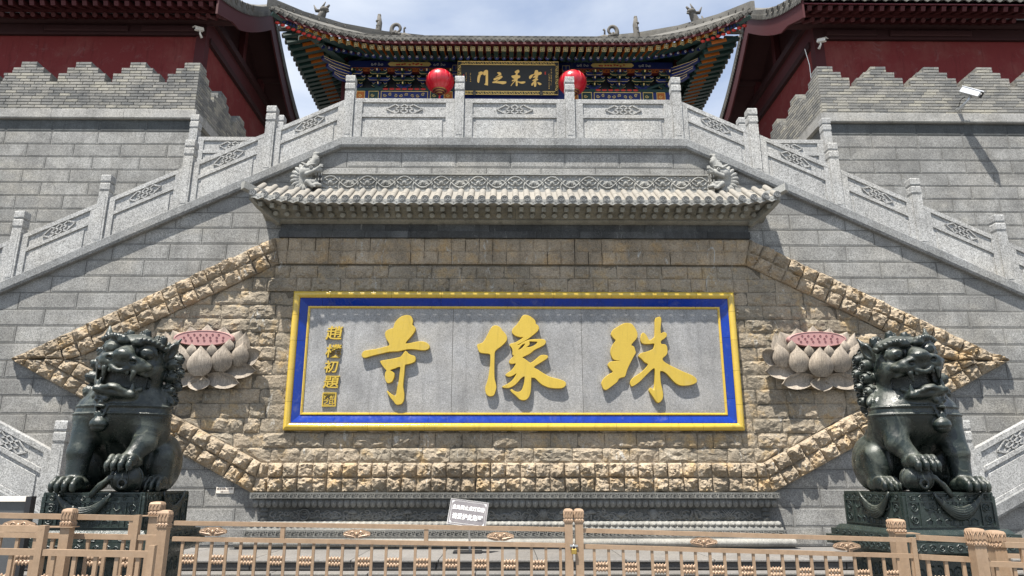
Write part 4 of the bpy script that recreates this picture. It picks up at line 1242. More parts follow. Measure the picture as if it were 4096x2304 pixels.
    while x < 15.5:
        ob('tile_end', me_d, t, (s * x, EYp - .06, EZp + .17)); ob('drip_tile', me_p, t, (s * (x + .155), EYp - .04, EZp + .13))
        ob('flying_rafter', me_f, t, (s * (x + .1), EYp + .1, EZp - .1), (R(24), 0, 0))
        ob('rafter', me_r, t, (s * (x + .1), EYp + .62, EZp - .12), (R(29), 0, 0))
        x += .31
    part('eave_board', G().box(*X(VX + .02, 18), EYp, EYp + .04, EZp - .03, EZp + .10), 'board_red', t)
    part('eave_board', G().box(*X(VX + .02, 18), EYp + .58, EYp + .66, EZp - .02, EZp + .1), 'red_wood', t)
    return t
pavilion(-1, 'left'); pavilion(1, 'right')

# ------------------------------------------------------------------ gate hall
gh = thing('gate_hall', 'painted temple gate hall with upswept tiled eaves, blue brackets and gold-ended rafters', 'gate hall', (0, 8.3, TZ))
gh.location = (.03, 0, 0)
GX, GZ, GY = 8.12, 16.36, 6.6
def up_(x):
    k = max(0, (abs(x) - 4.3) / (GX - 4.3)); return k
def ez(x): return GZ + .62 * up_(x) ** 1.9
def ey(x): return GY - .75 * up_(x) ** 1.9
SP = .279
gd_ = G().lathe([(.0005, .03), (.05, .03), (.055, .02), (.08, .02), (.09, .03), (.093, -.5)], 12, axis='y')
me_d = gd_.mesh('tile_end', 'tile_grey', 40)
gp = G().prism([(-.135, .05), (.135, .05), (.135, -.01), (.07, -.06), (0, -.12), (-.07, -.06), (-.135, -.01)], -.03, 0)
spiral(gp, 0, -.03, .05, -.035, .012, 1.3)
me_p = gp.mesh('drip_tile', 'tile_grey')
gf = G().box(-.075, .075, 0, 1.1, -.078, .078)
gf.cur = 1; gf.box(-.078, -.0751, .002, 1.1, -.074, .078); gf.box(.0751, .078, .002, 1.1, -.074, .078)
gf.cur = 2; d_ = -.006
for a, b, c, e in ((-.075, .075, .068, .076), (-.075, .075, -.076, -.068), (-.076, -.068, -.068, .068), (.068, .076, -.068, .068),
                   (-.006, .006, -.046, .046), (-.046, .046, -.006, .006), (-.046, -.006, .036, .046), (.006, .046, -.046, -.036), (-.046, -.036, -.046, -.006), (.036, .046, .006, .046)):
    gf.box(a, b, d_, 0, c, e)
gf.cur = 3; gf.box(-.066, .066, -.002, 0, -.066, .066)
me_f = gf.mesh('flying_rafter', ['rafter_green', 'rafter_orange', 'gold_line', 'plaque_black'], fix=False)
gr = G().tube([(0, 0, 0), (0, 1.7, 0)], .075, 10)
gr.cur = 1; gr.tube([(0, -.012, 0), (0, .0, 0)], .074, 10); gr.tube([(0, 0, 0), (0, .12, 0)], .0765, 10)
gr.cur = 2; gr.tube([(0, -.02, .022), (0, -.012, .022)], .037, 10)
gr.cur = 3; gr.tube([(0, -.026, .022), (0, -.02, .022)], .02, 8)
me_r = gr.mesh('rafter', ['rafter_green', 'beam_blue', 'white_paint', 'plaque_black'])
n_ = int(2 * GX / SP)
for i in range(n_ + 1):
    x = -GX + 2 * GX * i / n_; k = up_(x)
    yaw = math.copysign(.62 * k, x)          # fan out toward the corners
    ob('tile_end', me_d, gh, (x, ey(x), ez(x)), (0, 0, 0))
    xm = x + SP / 2
    if i < n_: ob('drip_tile', me_p, gh, (xm, ey(xm), ez(xm) - .03))
    fx = x * .965
    if abs(fx) < 7.35:
        ob('flying_rafter', me_f, gh, (fx, ey(x) + .22, ez(x) - .26), (R(14), 0, yaw))
    rx = x * .93
    if abs(rx) < 6.9:
        ob('rafter', me_r, gh, (rx, ey(x) * .35 + GY * .65 + .92, ez(x) * .8 + GZ * .2 - .16), (R(26), 0, yaw))
def sheet(parent, name, fa, fb, mat, n=40, xa=-GX, xb=GX, th=.03):
    g = G(); vs = []
    for i in range(n + 1):
        x = xa + (xb - xa) * i / n; a, b = Vector(fa(x)), Vector(fb(x))
        vs += [a, b, b + Vector((0, 0, th)), a + Vector((0, 0, th))]
    fs = [(i * 4 + q, i * 4 + (q + 1) % 4, i * 4 + 4 + (q + 1) % 4, i * 4 + 4 + q) for i in range(n) for q in range(4)] + [(0, 1, 2, 3), tuple(range(n * 4, n * 4 + 4))]
    return part(name, g.add(vs, fs), mat, parent)
sheet(gh, 'eave_board', lambda x: (x, ey(x) + .06, ez(x) - .17), lambda x: (x, ey(x) + .09, ez(x) - .17), 'board_red', th=.17)
sheet(gh, 'soffit', lambda x: (x, ey(x) + .08, ez(x) - .13), lambda x: (x * .8, ey(x) + 1.25, ez(x) + .14), 'board_red')
sheet(gh, 'rafter_board', lambda x: (x * .94, ey(x) * .35 + GY * .65 + .98, ez(x) * .8 + GZ * .2 - .10), lambda x: (x * .94, ey(x) * .35 + GY * .65 + 1.03, ez(x) * .8 + GZ * .2 - .10), 'red_wood', th=.12)
sheet(gh, 'soffit', lambda x: (x * .93, ey(x) * .35 + GY * .65 + .95, ez(x) * .8 + GZ * .2 - .04), lambda x: (x * .75, 9.5, GZ + .85), 'rafter_green')
sheet(gh, 'roof_bed', lambda x: (x, ey(x) + .02, ez(x) + .03), lambda x: (x * .55, 12.0, GZ + 3.2), 'tile_grey', th=.1)
# side eaves running back
for s in (-1, 1):
    me_sr = G()
    me_sr.box(0, 1.15, -.075, .075, -.07, .07); me_sr.cur = 1; me_sr.box(.45, 1.0, -.0815, -.0755, -.064, .068); me_sr.box(.45, 1.0, .0755, .0815, -.064, .068)
    me_s1 = me_sr.mesh('side_rafter', ['rafter_green', 'rafter_orange'])
    me_s2 = G().tube([(0, 0, 0), (2.2, 0, 0)], .075, 8).mesh('side_rafter', 'rafter_green', 40)
    y = 6.15; j = 0
    while y < 13:
        k = max(0, (8.9 - y) / 2.9); kk = k ** 1.9
        zz = GZ + .62 * kk - .22; xx = 7.72 + .38 * kk
        if y > 6.5: ob('side_rafter', me_s1, gh, (s * xx, y, zz), (0, R(-14) * (1), 0) if s < 0 else (0, R(14), R(180)))
        if y > 8.3: ob('side_rafter', me_s2, gh, (s * (xx - .95), y + .02, zz + .02), (0, R(-22), 0) if s < 0 else (0, R(22), R(180)))
        y += SP; j += 1
    g = G(); vs = []
    n = 24
    for i in range(n + 1):
        y = 6.95 + 6.15 * i / n; kk = max(0, (8.9 - y) / 3.0) ** 1.9
        x0 = 7.85 + .27 * kk; z0 = GZ + .62 * kk
        vs += [(s * x0, y, z0 - .12), (s * (x0 - 1.1), y + .0, z0 + .12), (s * 5.5, max(y, 8.5), z0 * .3 + GZ * .7 + .62), (s * 5.5, max(y, 8.5), z0 * .3 + GZ * .7 + .68), (s * (x0 + .03), y, z0 - .02)]
    fs = [(i * 5 + q, i * 5 + (q + 1) % 5, i * 5 + 5 + (q + 1) % 5, i * 5 + 5 + q) for i in range(n) for q in range(5)] + [tuple(range(5)), tuple(range(n * 5, n * 5 + 5))]
    part('side_soffit', g.add(vs, fs), 'beam_green', gh)
    y = 6.1
    while y < 13:
        kk = max(0, (8.9 - y) / 3.0) ** 1.9
        ob('tile_end', me_d, gh, (s * (7.92 + .27 * kk), y, GZ + .62 * kk + .02), (0, 0, s * R(90)))
        y += SP
    # corner beam, fish-scale rafters, wind bell
    cx, cy, cz = s * GX, ey(GX), ez(GX)
    part('corner_beam', G().tube([(cx * 1.0, cy + .02, cz - .20), (s * 7.2, cy + 1.0, cz - .28), (s * 6.2, 8.2, GZ + .05)], [.09, .13, .15], 4), 'beam_green', gh)
    g = G()
    for q in range(9):
        u = q / 8; x = s * (GX - .12 - u * 1.35); g.ball((x, ey(x) + .25, ez(x) - .33), (.085, .05, .055), 8, 5)
    part('red_scale_trim', g, 'rafter_red', gh, smooth=True)
    g = G()
    for q in range(10):
        for r_ in range(2):
            u = q / 9; x = s * (GX - .12 - u * .95); g.ball((x, ey(x) + .2, ez(x) - .22 + .07 * r_), (.05, .03, .03), 6, 4)
    part('blue_scale_trim', g, 'beam_blue', gh, smooth=True)
    g = G().lathe([(.05, 0), (.06, .02), (.045, .16), (.02, .2)], 8, (cx * .975, cy + .35, cz - .62)); g.tube([(cx * .975, cy + .35, cz - .62), (cx * .975, cy + .35, cz - .86)], .012, 5)
    g.tube([(cx * .975, cy + .35, cz - .42), (cx * .975, cy + .35, cz - .2)], .01, 5)
    part('wind_bell', g, 'roof_ornament', gh, smooth=40)
    # hip ridge
    g = G(); vs = []
    hp = [(GX + .04, cy - .05, cz + .17), (7.3, cy + .85, cz + .30), (6.2, cy + 2.0, cz + .65), (4.9, cy + 3.4, cz + 1.3), (3.6, cy + 4.8, cz + 2.1)]
    for x, y, z in hp:
        d_ = .09
        vs += [(s * (x + d_), y - d_, z - .2), (s * (x - d_), y + d_, z - .2), (s * (x - d_), y + d_, z + .14), (s * x, y, z + .2), (s * (x + d_), y - d_, z + .14)]
    fs = [(i * 5 + q, i * 5 + (q + 1) % 5, i * 5 + 5 + (q + 1) % 5, i * 5 + 5 + q) for i in range(4) for q in range(5)] + [tuple(range(5)), tuple(range(20, 25))]
    part('hip_ridge', g.add(vs, fs), 'tile_grey', gh)
    g = G()
    for q in range(9):
        u = .08 + q * .055
        i = int(u * 4); a, b = Vector(hp[i]), Vector(hp[i + 1]); p = a.lerp(b, u * 4 - i)
        spiral(g, 0, 0, .085, 0, .018, 1.3, q, 1 if q % 2 else -1, 10)
        k0 = len(g.v) - 11 * 5
        g.tf(Matrix.Translation((s * (p.x + .07), p.y - .09, p.z - .02)) @ Matrix.Rotation(s * R(35), 4, 'Z'), k0)
    part('ridge_carving', g, 'roof_ornament', gh)
# ridge beasts and finials
def finial_tall(s):
    g = G()
    g.tube([(0, 0, -.6), (0, 0, .0), (s * .02, -.03, .35), (-s * .02, -.04, .7), (s * .01, -.06, 1.02)], [.15, .17, .13, .11, .075], 8)
    g.tube([(s * .05, -.08, .2), (s * .02, -.12, .55), (0, -.12, .8)], [.05, .05, .03], 6)
    for k in range(4): g.ball((s * (.02 + .02 * (k % 2)), -.09, .1 + .22 * k), (.10, .08, .07), 7, 5)
    g.box(-.06, .06, -.1, .02, 1.0, 1.1); return g
def finial_curl(s):
    g = G(); pts = []
    for i in range(22):
        a = -1.2 + i * .33; r = .36 * (1 - i / 30); pts.append((s * (-.05 - r * math.cos(a) * .8), 0, .52 + r * math.sin(a)))
    g.tube(pts, [.12 - .0035 * i for i in range(22)], 7, flat=.8)
    g.tube([(s * .75, 0, -.3), (s * .55, 0, .1), (s * .35, 0, .2), (-s * .05, 0, .05), (-s * .2, 0, -.3)], [.1, .16, .13, .2, .25], 7, flat=.7)
    g.tube([(s * .32, 0, .15), (s * .3, 0, .55), (s * .36, 0, .62)], [.05, .045, .06], 6)
    for k in range(3): g.ball((s * (.1 - .14 * k), -.1, .2 + .04 * k), (.09, .06, .09), 7, 5)
    return g
def hip_beast(s):
    g = G()
    g.tube([(0, 0, -.35), (0, 0, 0), (s * .05, -.02, .25), (-s * .04, -.05, .45), (-s * .12, -.1, .58)], [.16, .15, .12, .11, .07], 8)
    g.ball((-s * .1, -.1, .58), (.13, .1, .09), 8, 6)
    g.tube([(-s * .15, -.1, .62), (-s * .24, -.12, .72)], [.045, .025], 6); g.tube([(-s * .14, -.1, .52), (-s * .24, -.14, .5)], [.04, .02], 6)
    g.tube([(s * .0, -.02, .6), (s * .14, .0, .62), (s * .22, 0, .80)], [.05, .05, .012], 6)
    g.tube([(-s * .02, -.05, .66), (-s * .1, -.03, .88)], [.04, .012], 6)
    for k in range(4): g.ball((s * .1 * math.cos(k * 2), -.1, .1 * k), (.07, .06, .06), 6, 5)
    g.tube([(s * .1, 0, .25), (s * .24, 0, .4), (s * .2, 0, .52)], [.06, .045, .015], 6)
    return g
for s, l_ in ((-1, ((1280, 118), (1514, 150), (1590, 150))), (1, ((2782, 125), (2545, 158), (2445, 158)))):
    for (u, v), yy, fn, nm in zip(l_, (7.6, 9.2, 9.0), (hip_beast, finial_tall, finial_curl), ('hip_beast', 'tall_finial', 'curled_finial')):
        p = at(u, v, yy)
        part(nm, fn(-s if nm == 'curled_finial' else s), 'roof_ornament', gh, smooth=True, loc=(p.x - .03, yy, p.z - .05), scale={'hip_beast': (1.35,) * 3, 'tall_finial': (.95,) * 3, 'curled_finial': (.8,) * 3}[nm])
# painted beams, brackets, columns
def bm_(name, x0, x1, y0, y1, z0, z1, mat, par=None): return part(name, G().box(x0, x1, y0, y1, z0, z1), mat, par or gh)
bm_('inner_wall', -6.2, 6.2, 9.6, 9.75, TZ, 18, 'dark_wood')
bm_('ceiling', -6.3, 6.3, 8.3, 13, 17.1, 17.2, 'beam_green')
for s in (-1, 1): bm_('side_wall', *sorted((s * 6.1, s * 6.25)), 8.4, 13, TZ, 17.2, 'red_wood')
pb = bm_('painted_purlin', -6.0, 6.0, 8.25, 8.5, 16.22, 16.52, 'beam_blue')
for s in (-1, 1):
    part('yellow_panel', G().prism([(-.72, -.06), (.72, -.06), (.80, .02), (.72, .10), (-.72, .10), (-.80, .02)], -.02, 0), 'gold_line', pb, loc=(s * 3.75, 8.25, 16.36))
    g = G(); 
    for q in range(9): g.ball((s * 3.75 - .5 + .12 * q + rnd.uniform(-.04, .04), 8.225, 16.37 + rnd.uniform(-.03, .03)), (.05, .01, .03), 7, 5)
    part('painted_flowers', g, 'rafter_red', pb)
    for xx in (s * 2.65, s * 4.95):
        g = G()
        for q in range(4): spiral(g, xx - .18 + .12 * q, 16.37, .055, 8.245, .008, 1.3, q, 1 if q % 2 else -1, 10)
        part('painted_scroll', g, 'white_paint', pb)
for i in range(38):
    x = -5.6 + i * .3
    if abs(x) < 2: continue
    g = None
me_k = fret_unit(.26, .16).mesh('fret', 'rafter_orange', fix=False)
bm_('fret_purlin', -5.9, 5.9, 8.22, 8.4, 16.06, 16.21, 'board_red')
for i in range(44):
    x = -5.72 + i * .266
    if abs(x) > 1.9: ob('fret', me_k, gh, (x, 8.22, 16.135))
# bracket set: stepped arms in blue / green with gold edges
def bracket(c0, c1):
    g = G()
    def arm(cx, y0, y1, z, w, h, col):
        g.cur = col
        poly = [(cx - w / 2, z + h), (cx - w / 2, z + h * .55), (cx - w / 2 + h * .6, z), (cx + w / 2 - h * .6, z), (cx + w / 2, z + h * .55), (cx + w / 2, z + h)]
        g.prism(poly, y0, y1)
        g.cur = 2
        P = poly[1:5]
        for a, b in zip(P[:-1], P[1:]): g.tube([(a[0], y0 - .004, a[1]), (b[0], y0 - .004, b[1])], .006, 4)
    def cup(cx, y0, z, w, col):
        arm(cx, y0, y0 + w, z, w, .085, col)
    for tier, (w, y, z) in enumerate(((.56, 8.38, 15.52), (.80, 8.22, 15.70), (.62, 8.08, 15.88))):
        arm(0, y, y + .1, z, w, .11, tier % 2)
        for xx in (-w / 2 + .07, 0, w / 2 - .07): cup(xx, y - .02, z + .115, .13, (tier + 1) % 2)
        g.cur = (tier + 1) % 2
        g.prism_x([(y - .32, z + .02), (y - .28, z - .04), (y + .2, z + .04), (y + .2, z + .15), (y - .1, z + .15)], -.045, .045)
        g.cur = 2
        g.tube([(0, y - .33, z + .02), (0, y - .285, z - .045)], .02, 5)
    g.cur = 0; g.prism([(-.13, 15.42), (.13, 15.42), (.18, 15.52), (-.18, 15.52)], 8.3, 8.5)
    return g
me_b = [bracket(0, 1).mesh('bracket_set', c, fix=False) for c in (['beam_blue', 'beam_green', 'gold_line'], ['beam_green', 'beam_blue', 'gold_line'])]
for i, x in enumerate((-5.75, -4.85, -3.95, -3.05, -2.2, 2.2, 3.05, 3.95, 4.85, 5.75)): ob('bracket_set', me_b[i % 2], gh, (x, 0, 0))
# corner cantilever noses
for s in (-1, 1):
    for q, (z, l_) in enumerate(((15.98, 1.15), (15.74, .95), (15.52, .7))):
        g = G().prism([(0, 0), (0, .16), (l_ * .7, .13), (l_, .16), (l_ * .98, .06), (l_ * .6, -.02)], -.08, .08)
        g.cur = 1
        g.tube([(.1, -.085, .14), (l_ * .7, -.085, .115), (l_ * .96, -.085, .14), (l_ * .94, -.085, .07), (l_ * .6, -.085, .0), (.1, -.085, .02)], .008, 4)
        if s < 0: g.tf(Matrix.Scale(-1, 4, (1, 0, 0)))
        part('corner_arm', g, ['beam_blue', 'gold_line'], gh, loc=(s * 5.85, 8.1, z), rot=(0, 0, -s * R(38)))
bm_('bracket_backing', -6.0, 6.0, 8.55, 8.6, 15.4, 16.2, 'plaque_black')
bl = bm_('painted_lintel', -6.0, 6.0, 8.3, 8.55, 14.6, 15.40, 'beam_blue')
for s in (-1, 1):
    bm_('painted_band', s * 3.9 - 1.9, s * 3.9 + 1.9, 8.27, 8.3, 15.30, 15.41, 'beam_green', bl)
    for q, (a, b, mt) in enumerate(((-1.75, -1.45, 'rafter_orange'), (-1.3, -.95, 'beam_green'), (-.85, .85, 'beam_blue'), (.95, 1.3, 'beam_green'), (1.45, 1.75, 'rafter_orange'))):
        f = bm_('painted_panel', s * 3.9 + a, s * 3.9 + b, 8.285, 8.3, 14.95, 15.28, mt, bl)
        g = G(); cx_ = s * 3.9 + (a + b) / 2; w_ = b - a
        for z_ in (14.95, 15.28): g.tube([(s * 3.9 + a, 8.28, z_), (s * 3.9 + b, 8.28, z_)], .012, 4)
        for x_ in (a, b): g.tube([(s * 3.9 + x_, 8.28, 14.95), (s * 3.9 + x_, 8.28, 15.28)], .012, 4)
        for r_ in range(max(1, int(w_ / .2))): spiral(g, s * 3.9 + a + .13 + r_ * .2, 15.12 + .03 * math.sin(r_ * 2), .07, 8.28, .012, 1.4, r_, 1 if r_ % 2 else -1, 10)
        part('painted_lines', g, 'gold_line', f)
    g = G()
    for q in range(7): g.ball((s * 3.9 - .7 + .23 * q, 8.27, 15.37), (.10, .015, .045), 8, 5)
    part('painted_flame', g, 'rafter_red', bl)
    for xx in (2.05, 5.95):
        part('column', G().lathe([(.22, TZ), (.22, 15.6)], 14, (s * xx, 8.75, 0)), 'red_wood', gh, smooth=40)
    pk = part('column_head', G().box(s * 2.02 - .14, s * 2.02 + .14, 8.12, 8.4, 15.72, 16.28), 'beam_blue', gh)
    g = G()
    for x_ in (-.13, 0, .13): g.tube([(s * 2.02 + x_, 8.112, 15.74), (s * 2.02 + x_, 8.112, 16.27)], .007, 4)
    for z_ in (15.74, 16.02, 16.27): g.tube([(s * 2.02 - .13, 8.112, z_), (s * 2.02 + .13, 8.112, z_)], .007, 4)
    part('gold_lines', g, 'gold_line', pk)
# name board
top_c, bot_c = (at(1827, 244, 7.7) + at(2237, 248, 7.7)) / 2, (at(1836, 379, 8.15) + at(2229, 380, 8.15)) / 2
axis = top_c - bot_c; tilt = math.atan2(axis.y, axis.z)
PW, PH = 3.66, axis.length
nb = thing('name_board', 'black name board with gold characters in a carved gold frame under the gate eaves', 'sign board', (top_c + bot_c) / 2, (-tilt, 0, 0))
nbp = part('board', G().box(-PW / 2 + .1, PW / 2 - .1, -.03, .05, -PH / 2 + .1, PH / 2 - .1), 'plaque_black', nb)
g = G(); F_ = .13
for a, b, c, e in ((-PW / 2, PW / 2, PH / 2 - F_, PH / 2), (-PW / 2, PW / 2, -PH / 2, -PH / 2 + F_), (-PW / 2, -PW / 2 + F_, -PH / 2 + F_, PH / 2 - F_), (PW / 2 - F_, PW / 2, -PH / 2 + F_, PH / 2 - F_)):
    g.box(a, b, -.05, .06, c, e)
fr = part('frame', g, 'plaque_black', nb)
g = G()
for o_ in (0.012, F_ - .012):
    x_, z_ = PW / 2 - o_, PH / 2 - o_
    g.tube([(-x_, -.055, -z_), (x_, -.055, -z_), (x_, -.055, z_), (-x_, -.055, z_), (-x_, -.055, -z_)], .016, 4)
nn_ = 24
for q in range(nn_):
    x_ = -PW / 2 + F_ + (PW - 2 * F_) * (q + .5) / nn_
    for z_ in (PH / 2 - F_ / 2, -PH / 2 + F_ / 2): spiral(g, x_, z_, .052, -.055, .012, 1.1, q % 2 * 3.1, 1, 8, 1.25)
for q in range(8):
    z_ = -PH / 2 + F_ + (PH - 2 * F_) * (q + .5) / 8
    for x_ in (PW / 2 - F_ / 2, -PW / 2 + F_ / 2): spiral(g, x_, z_, .052, -.055, .012, 1.1, q % 2 * 3.1 + 1.5, 1, 8)
part('gilt_scroll', g, 'gold_line', fr)
MEN1 = [(600,385),(640,362),(680,362),(695,385),(685,420),(650,435),(640,470),(630,500),(620,560),(605,605),(580,590),(572,550),(580,480),(595,430),(625,410),(600,400)]
MEN2 = [(705,430),(700,390),(712,360),(730,340),(765,322),(800,335),(805,380),(803,640),(790,655),(750,650),(722,635),(745,615),(752,560),(755,430),(735,440)]
ZI1 = [(1000,385),(1035,370),(1070,378),(1092,410),(1080,440),(1020,455),(965,478),(1020,440),(1035,415)]
ZI2 = [(925,525),(940,505),(1060,460),(1100,450),(1117,470),(1100,495),(1050,530),(990,570),(1060,568),(1180,570),(1200,590),(1185,615),(1120,632),(1050,615),(960,605),(905,605),(905,580),(960,565),(1030,520),(1040,505),(960,545),(930,545)]
CH1 = [(1385,355),(1420,330),(1460,318),(1480,340),(1475,370),(1450,390),(1440,430),(1480,440),(1500,455),(1490,490),(1450,505),(1440,560),(1500,575),(1580,568),(1612,580),(1590,605),(1530,618),(1470,595),(1445,590),(1445,650),(1430,670),(1405,655),(1400,560),(1380,575),(1340,620),(1305,665),(1297,660),(1330,610),(1380,550),(1325,570),(1325,545),(1380,520),(1340,500),(1310,460),(1320,445),(1390,430),(1410,400),(1385,375)]
ZO1 = [(1690,480),(1700,450),(1750,420),(1800,400),(1815,340),(1840,322),(1880,330),(1890,370),(1930,358),(1962,375),(1960,400),(1930,420),(1880,440),(1885,470),(1860,500),(1885,515),(1880,535),(1845,550),(1850,600),(1845,660),(1825,685),(1800,670),(1795,600),(1780,640),(1755,660),(1740,640),(1750,610),(1790,570),(1800,555),(1760,555),(1770,540),(1820,505),(1830,480),(1770,490),(1800,450),(1830,425),(1780,430),(1750,480),(1715,515),(1695,500)]
ZO2 = [(1870,585),(1910,590),(1960,620),(1945,640),(1915,645),(1885,615)]
def nbxy(u, v): return ((u - 1238) / 2180 * PW, (497 - v) / 725 * PH)
for loops in ((MEN1, MEN2), (ZI1, ZI2), (CH1,), (ZO1, ZO2)):
    ls = [[(p[0], p[1]) for p in smooth_closed([(*nbxy(u, v), 0) for u, v in l])] for l in loops]
    ob('gold_character', glyph_mesh('gold_character', ls, 'gold_leaf', .02, .002), nb, (0, -.03, 0))
g = G()
for (u, v0, v1, st) in ((425, 385, 565, 34), (335, 385, 575, 40), (2170, 290, 640, 34), (2125, 400, 715, 34)):
    v = v0
    while v < v1:
        for q in range(3):
            a = nbxy(u + rnd.uniform(-12, 12), v + rnd.uniform(0, 22)); b = nbxy(u + rnd.uniform(-12, 12), v + rnd.uniform(0, 22))
            g.tube([(a[0], -.034, a[1]), (b[0], -.034, b[1])], .007, 4)
        v += st
part('small_inscription', g, 'gold_leaf', nb)
for u, v in ((278, 455), (2040, 385)):
    a = nbxy(u, v); part('red_seal', G().box(-.022, .022, -.008, 0, -.05, .05), 'rafter_red', nb, loc=(a[0], -.03, a[1]))
for u in (508, 1958):
    a = nbxy(u, 825); part('hook', G().ball((0, 0, 0), (.07, .05, .09), 8, 6), 'roof_ornament', nb, loc=(a[0], -.06, a[1]), smooth=True)
# lanterns
def lantern(u, v, lab):
    p = at(u, v, 7.2); t = thing('red_lantern', lab, 'lantern', p, group='red lanterns either side of the name board')
    prof = [(.2, -.36)] + [(.49 * math.cos(a) ** .8, .40 * math.sin(a)) for a in np.linspace(-1.12, 1.15, 11)] + [(.19, .37)]
    g = G(); n = 28; vs = []
    for r_, h in prof:
        for q in range(n): w = 2 * math.pi * q / n; rr = r_ * (1 if q % 2 == 0 else .985); vs.append((rr * math.cos(w), rr * math.sin(w), h))
    m = len(prof); g.add(vs, [(i * n + q, i * n + (q + 1) % n, (i + 1) * n + (q + 1) % n, (i + 1) * n + q) for i in range(m - 1) for q in range(n)] + [tuple(range((m - 1) * n, m * n))])
    part('globe', g, 'lantern_red', t, smooth=20)
    g = G()
    for q in range(18):
        w = 2 * math.pi * q / 18; g.tube([((r_ + .004) * math.cos(w), (r_ + .004) * math.sin(w), h) for r_, h in prof], .006, 4)
    part('ribs', g, 'rafter_red', t)
    part('cap', G().lathe([(.2, .36), (.21, .40), (.12, .44), (.03, .46)], 16), 'gold_line', t, smooth=40)
    part('cord', G().tube([(0, 0, .45), (0, .1, 1.15)], .012, 5), 'black_plastic', t)
    for q in range(4):
        r_ = .30 - q * .065; h = -.31 - q * .055
        part('gold_ring', G().tube([(r_ * math.cos(a), r_ * math.sin(a), h) for a in np.linspace(0, 2 * math.pi, 21)], .016, 5, False), 'brass', t)
    part('base_cone', G().lathe([(.02, -.52), (.13, -.46), (.28, -.34), (.30, -.30)], 16), 'board_red', t, smooth=40)
    part('tassel', G().lathe([(.015, -1.0), (.03, -.95), (.035, -.6), (.015, -.52)], 8), 'lantern_red', t)
lantern(1760, 326, 'round red lantern left of the gate name board')
lantern(2290, 331, 'round red lantern right of the gate name board')
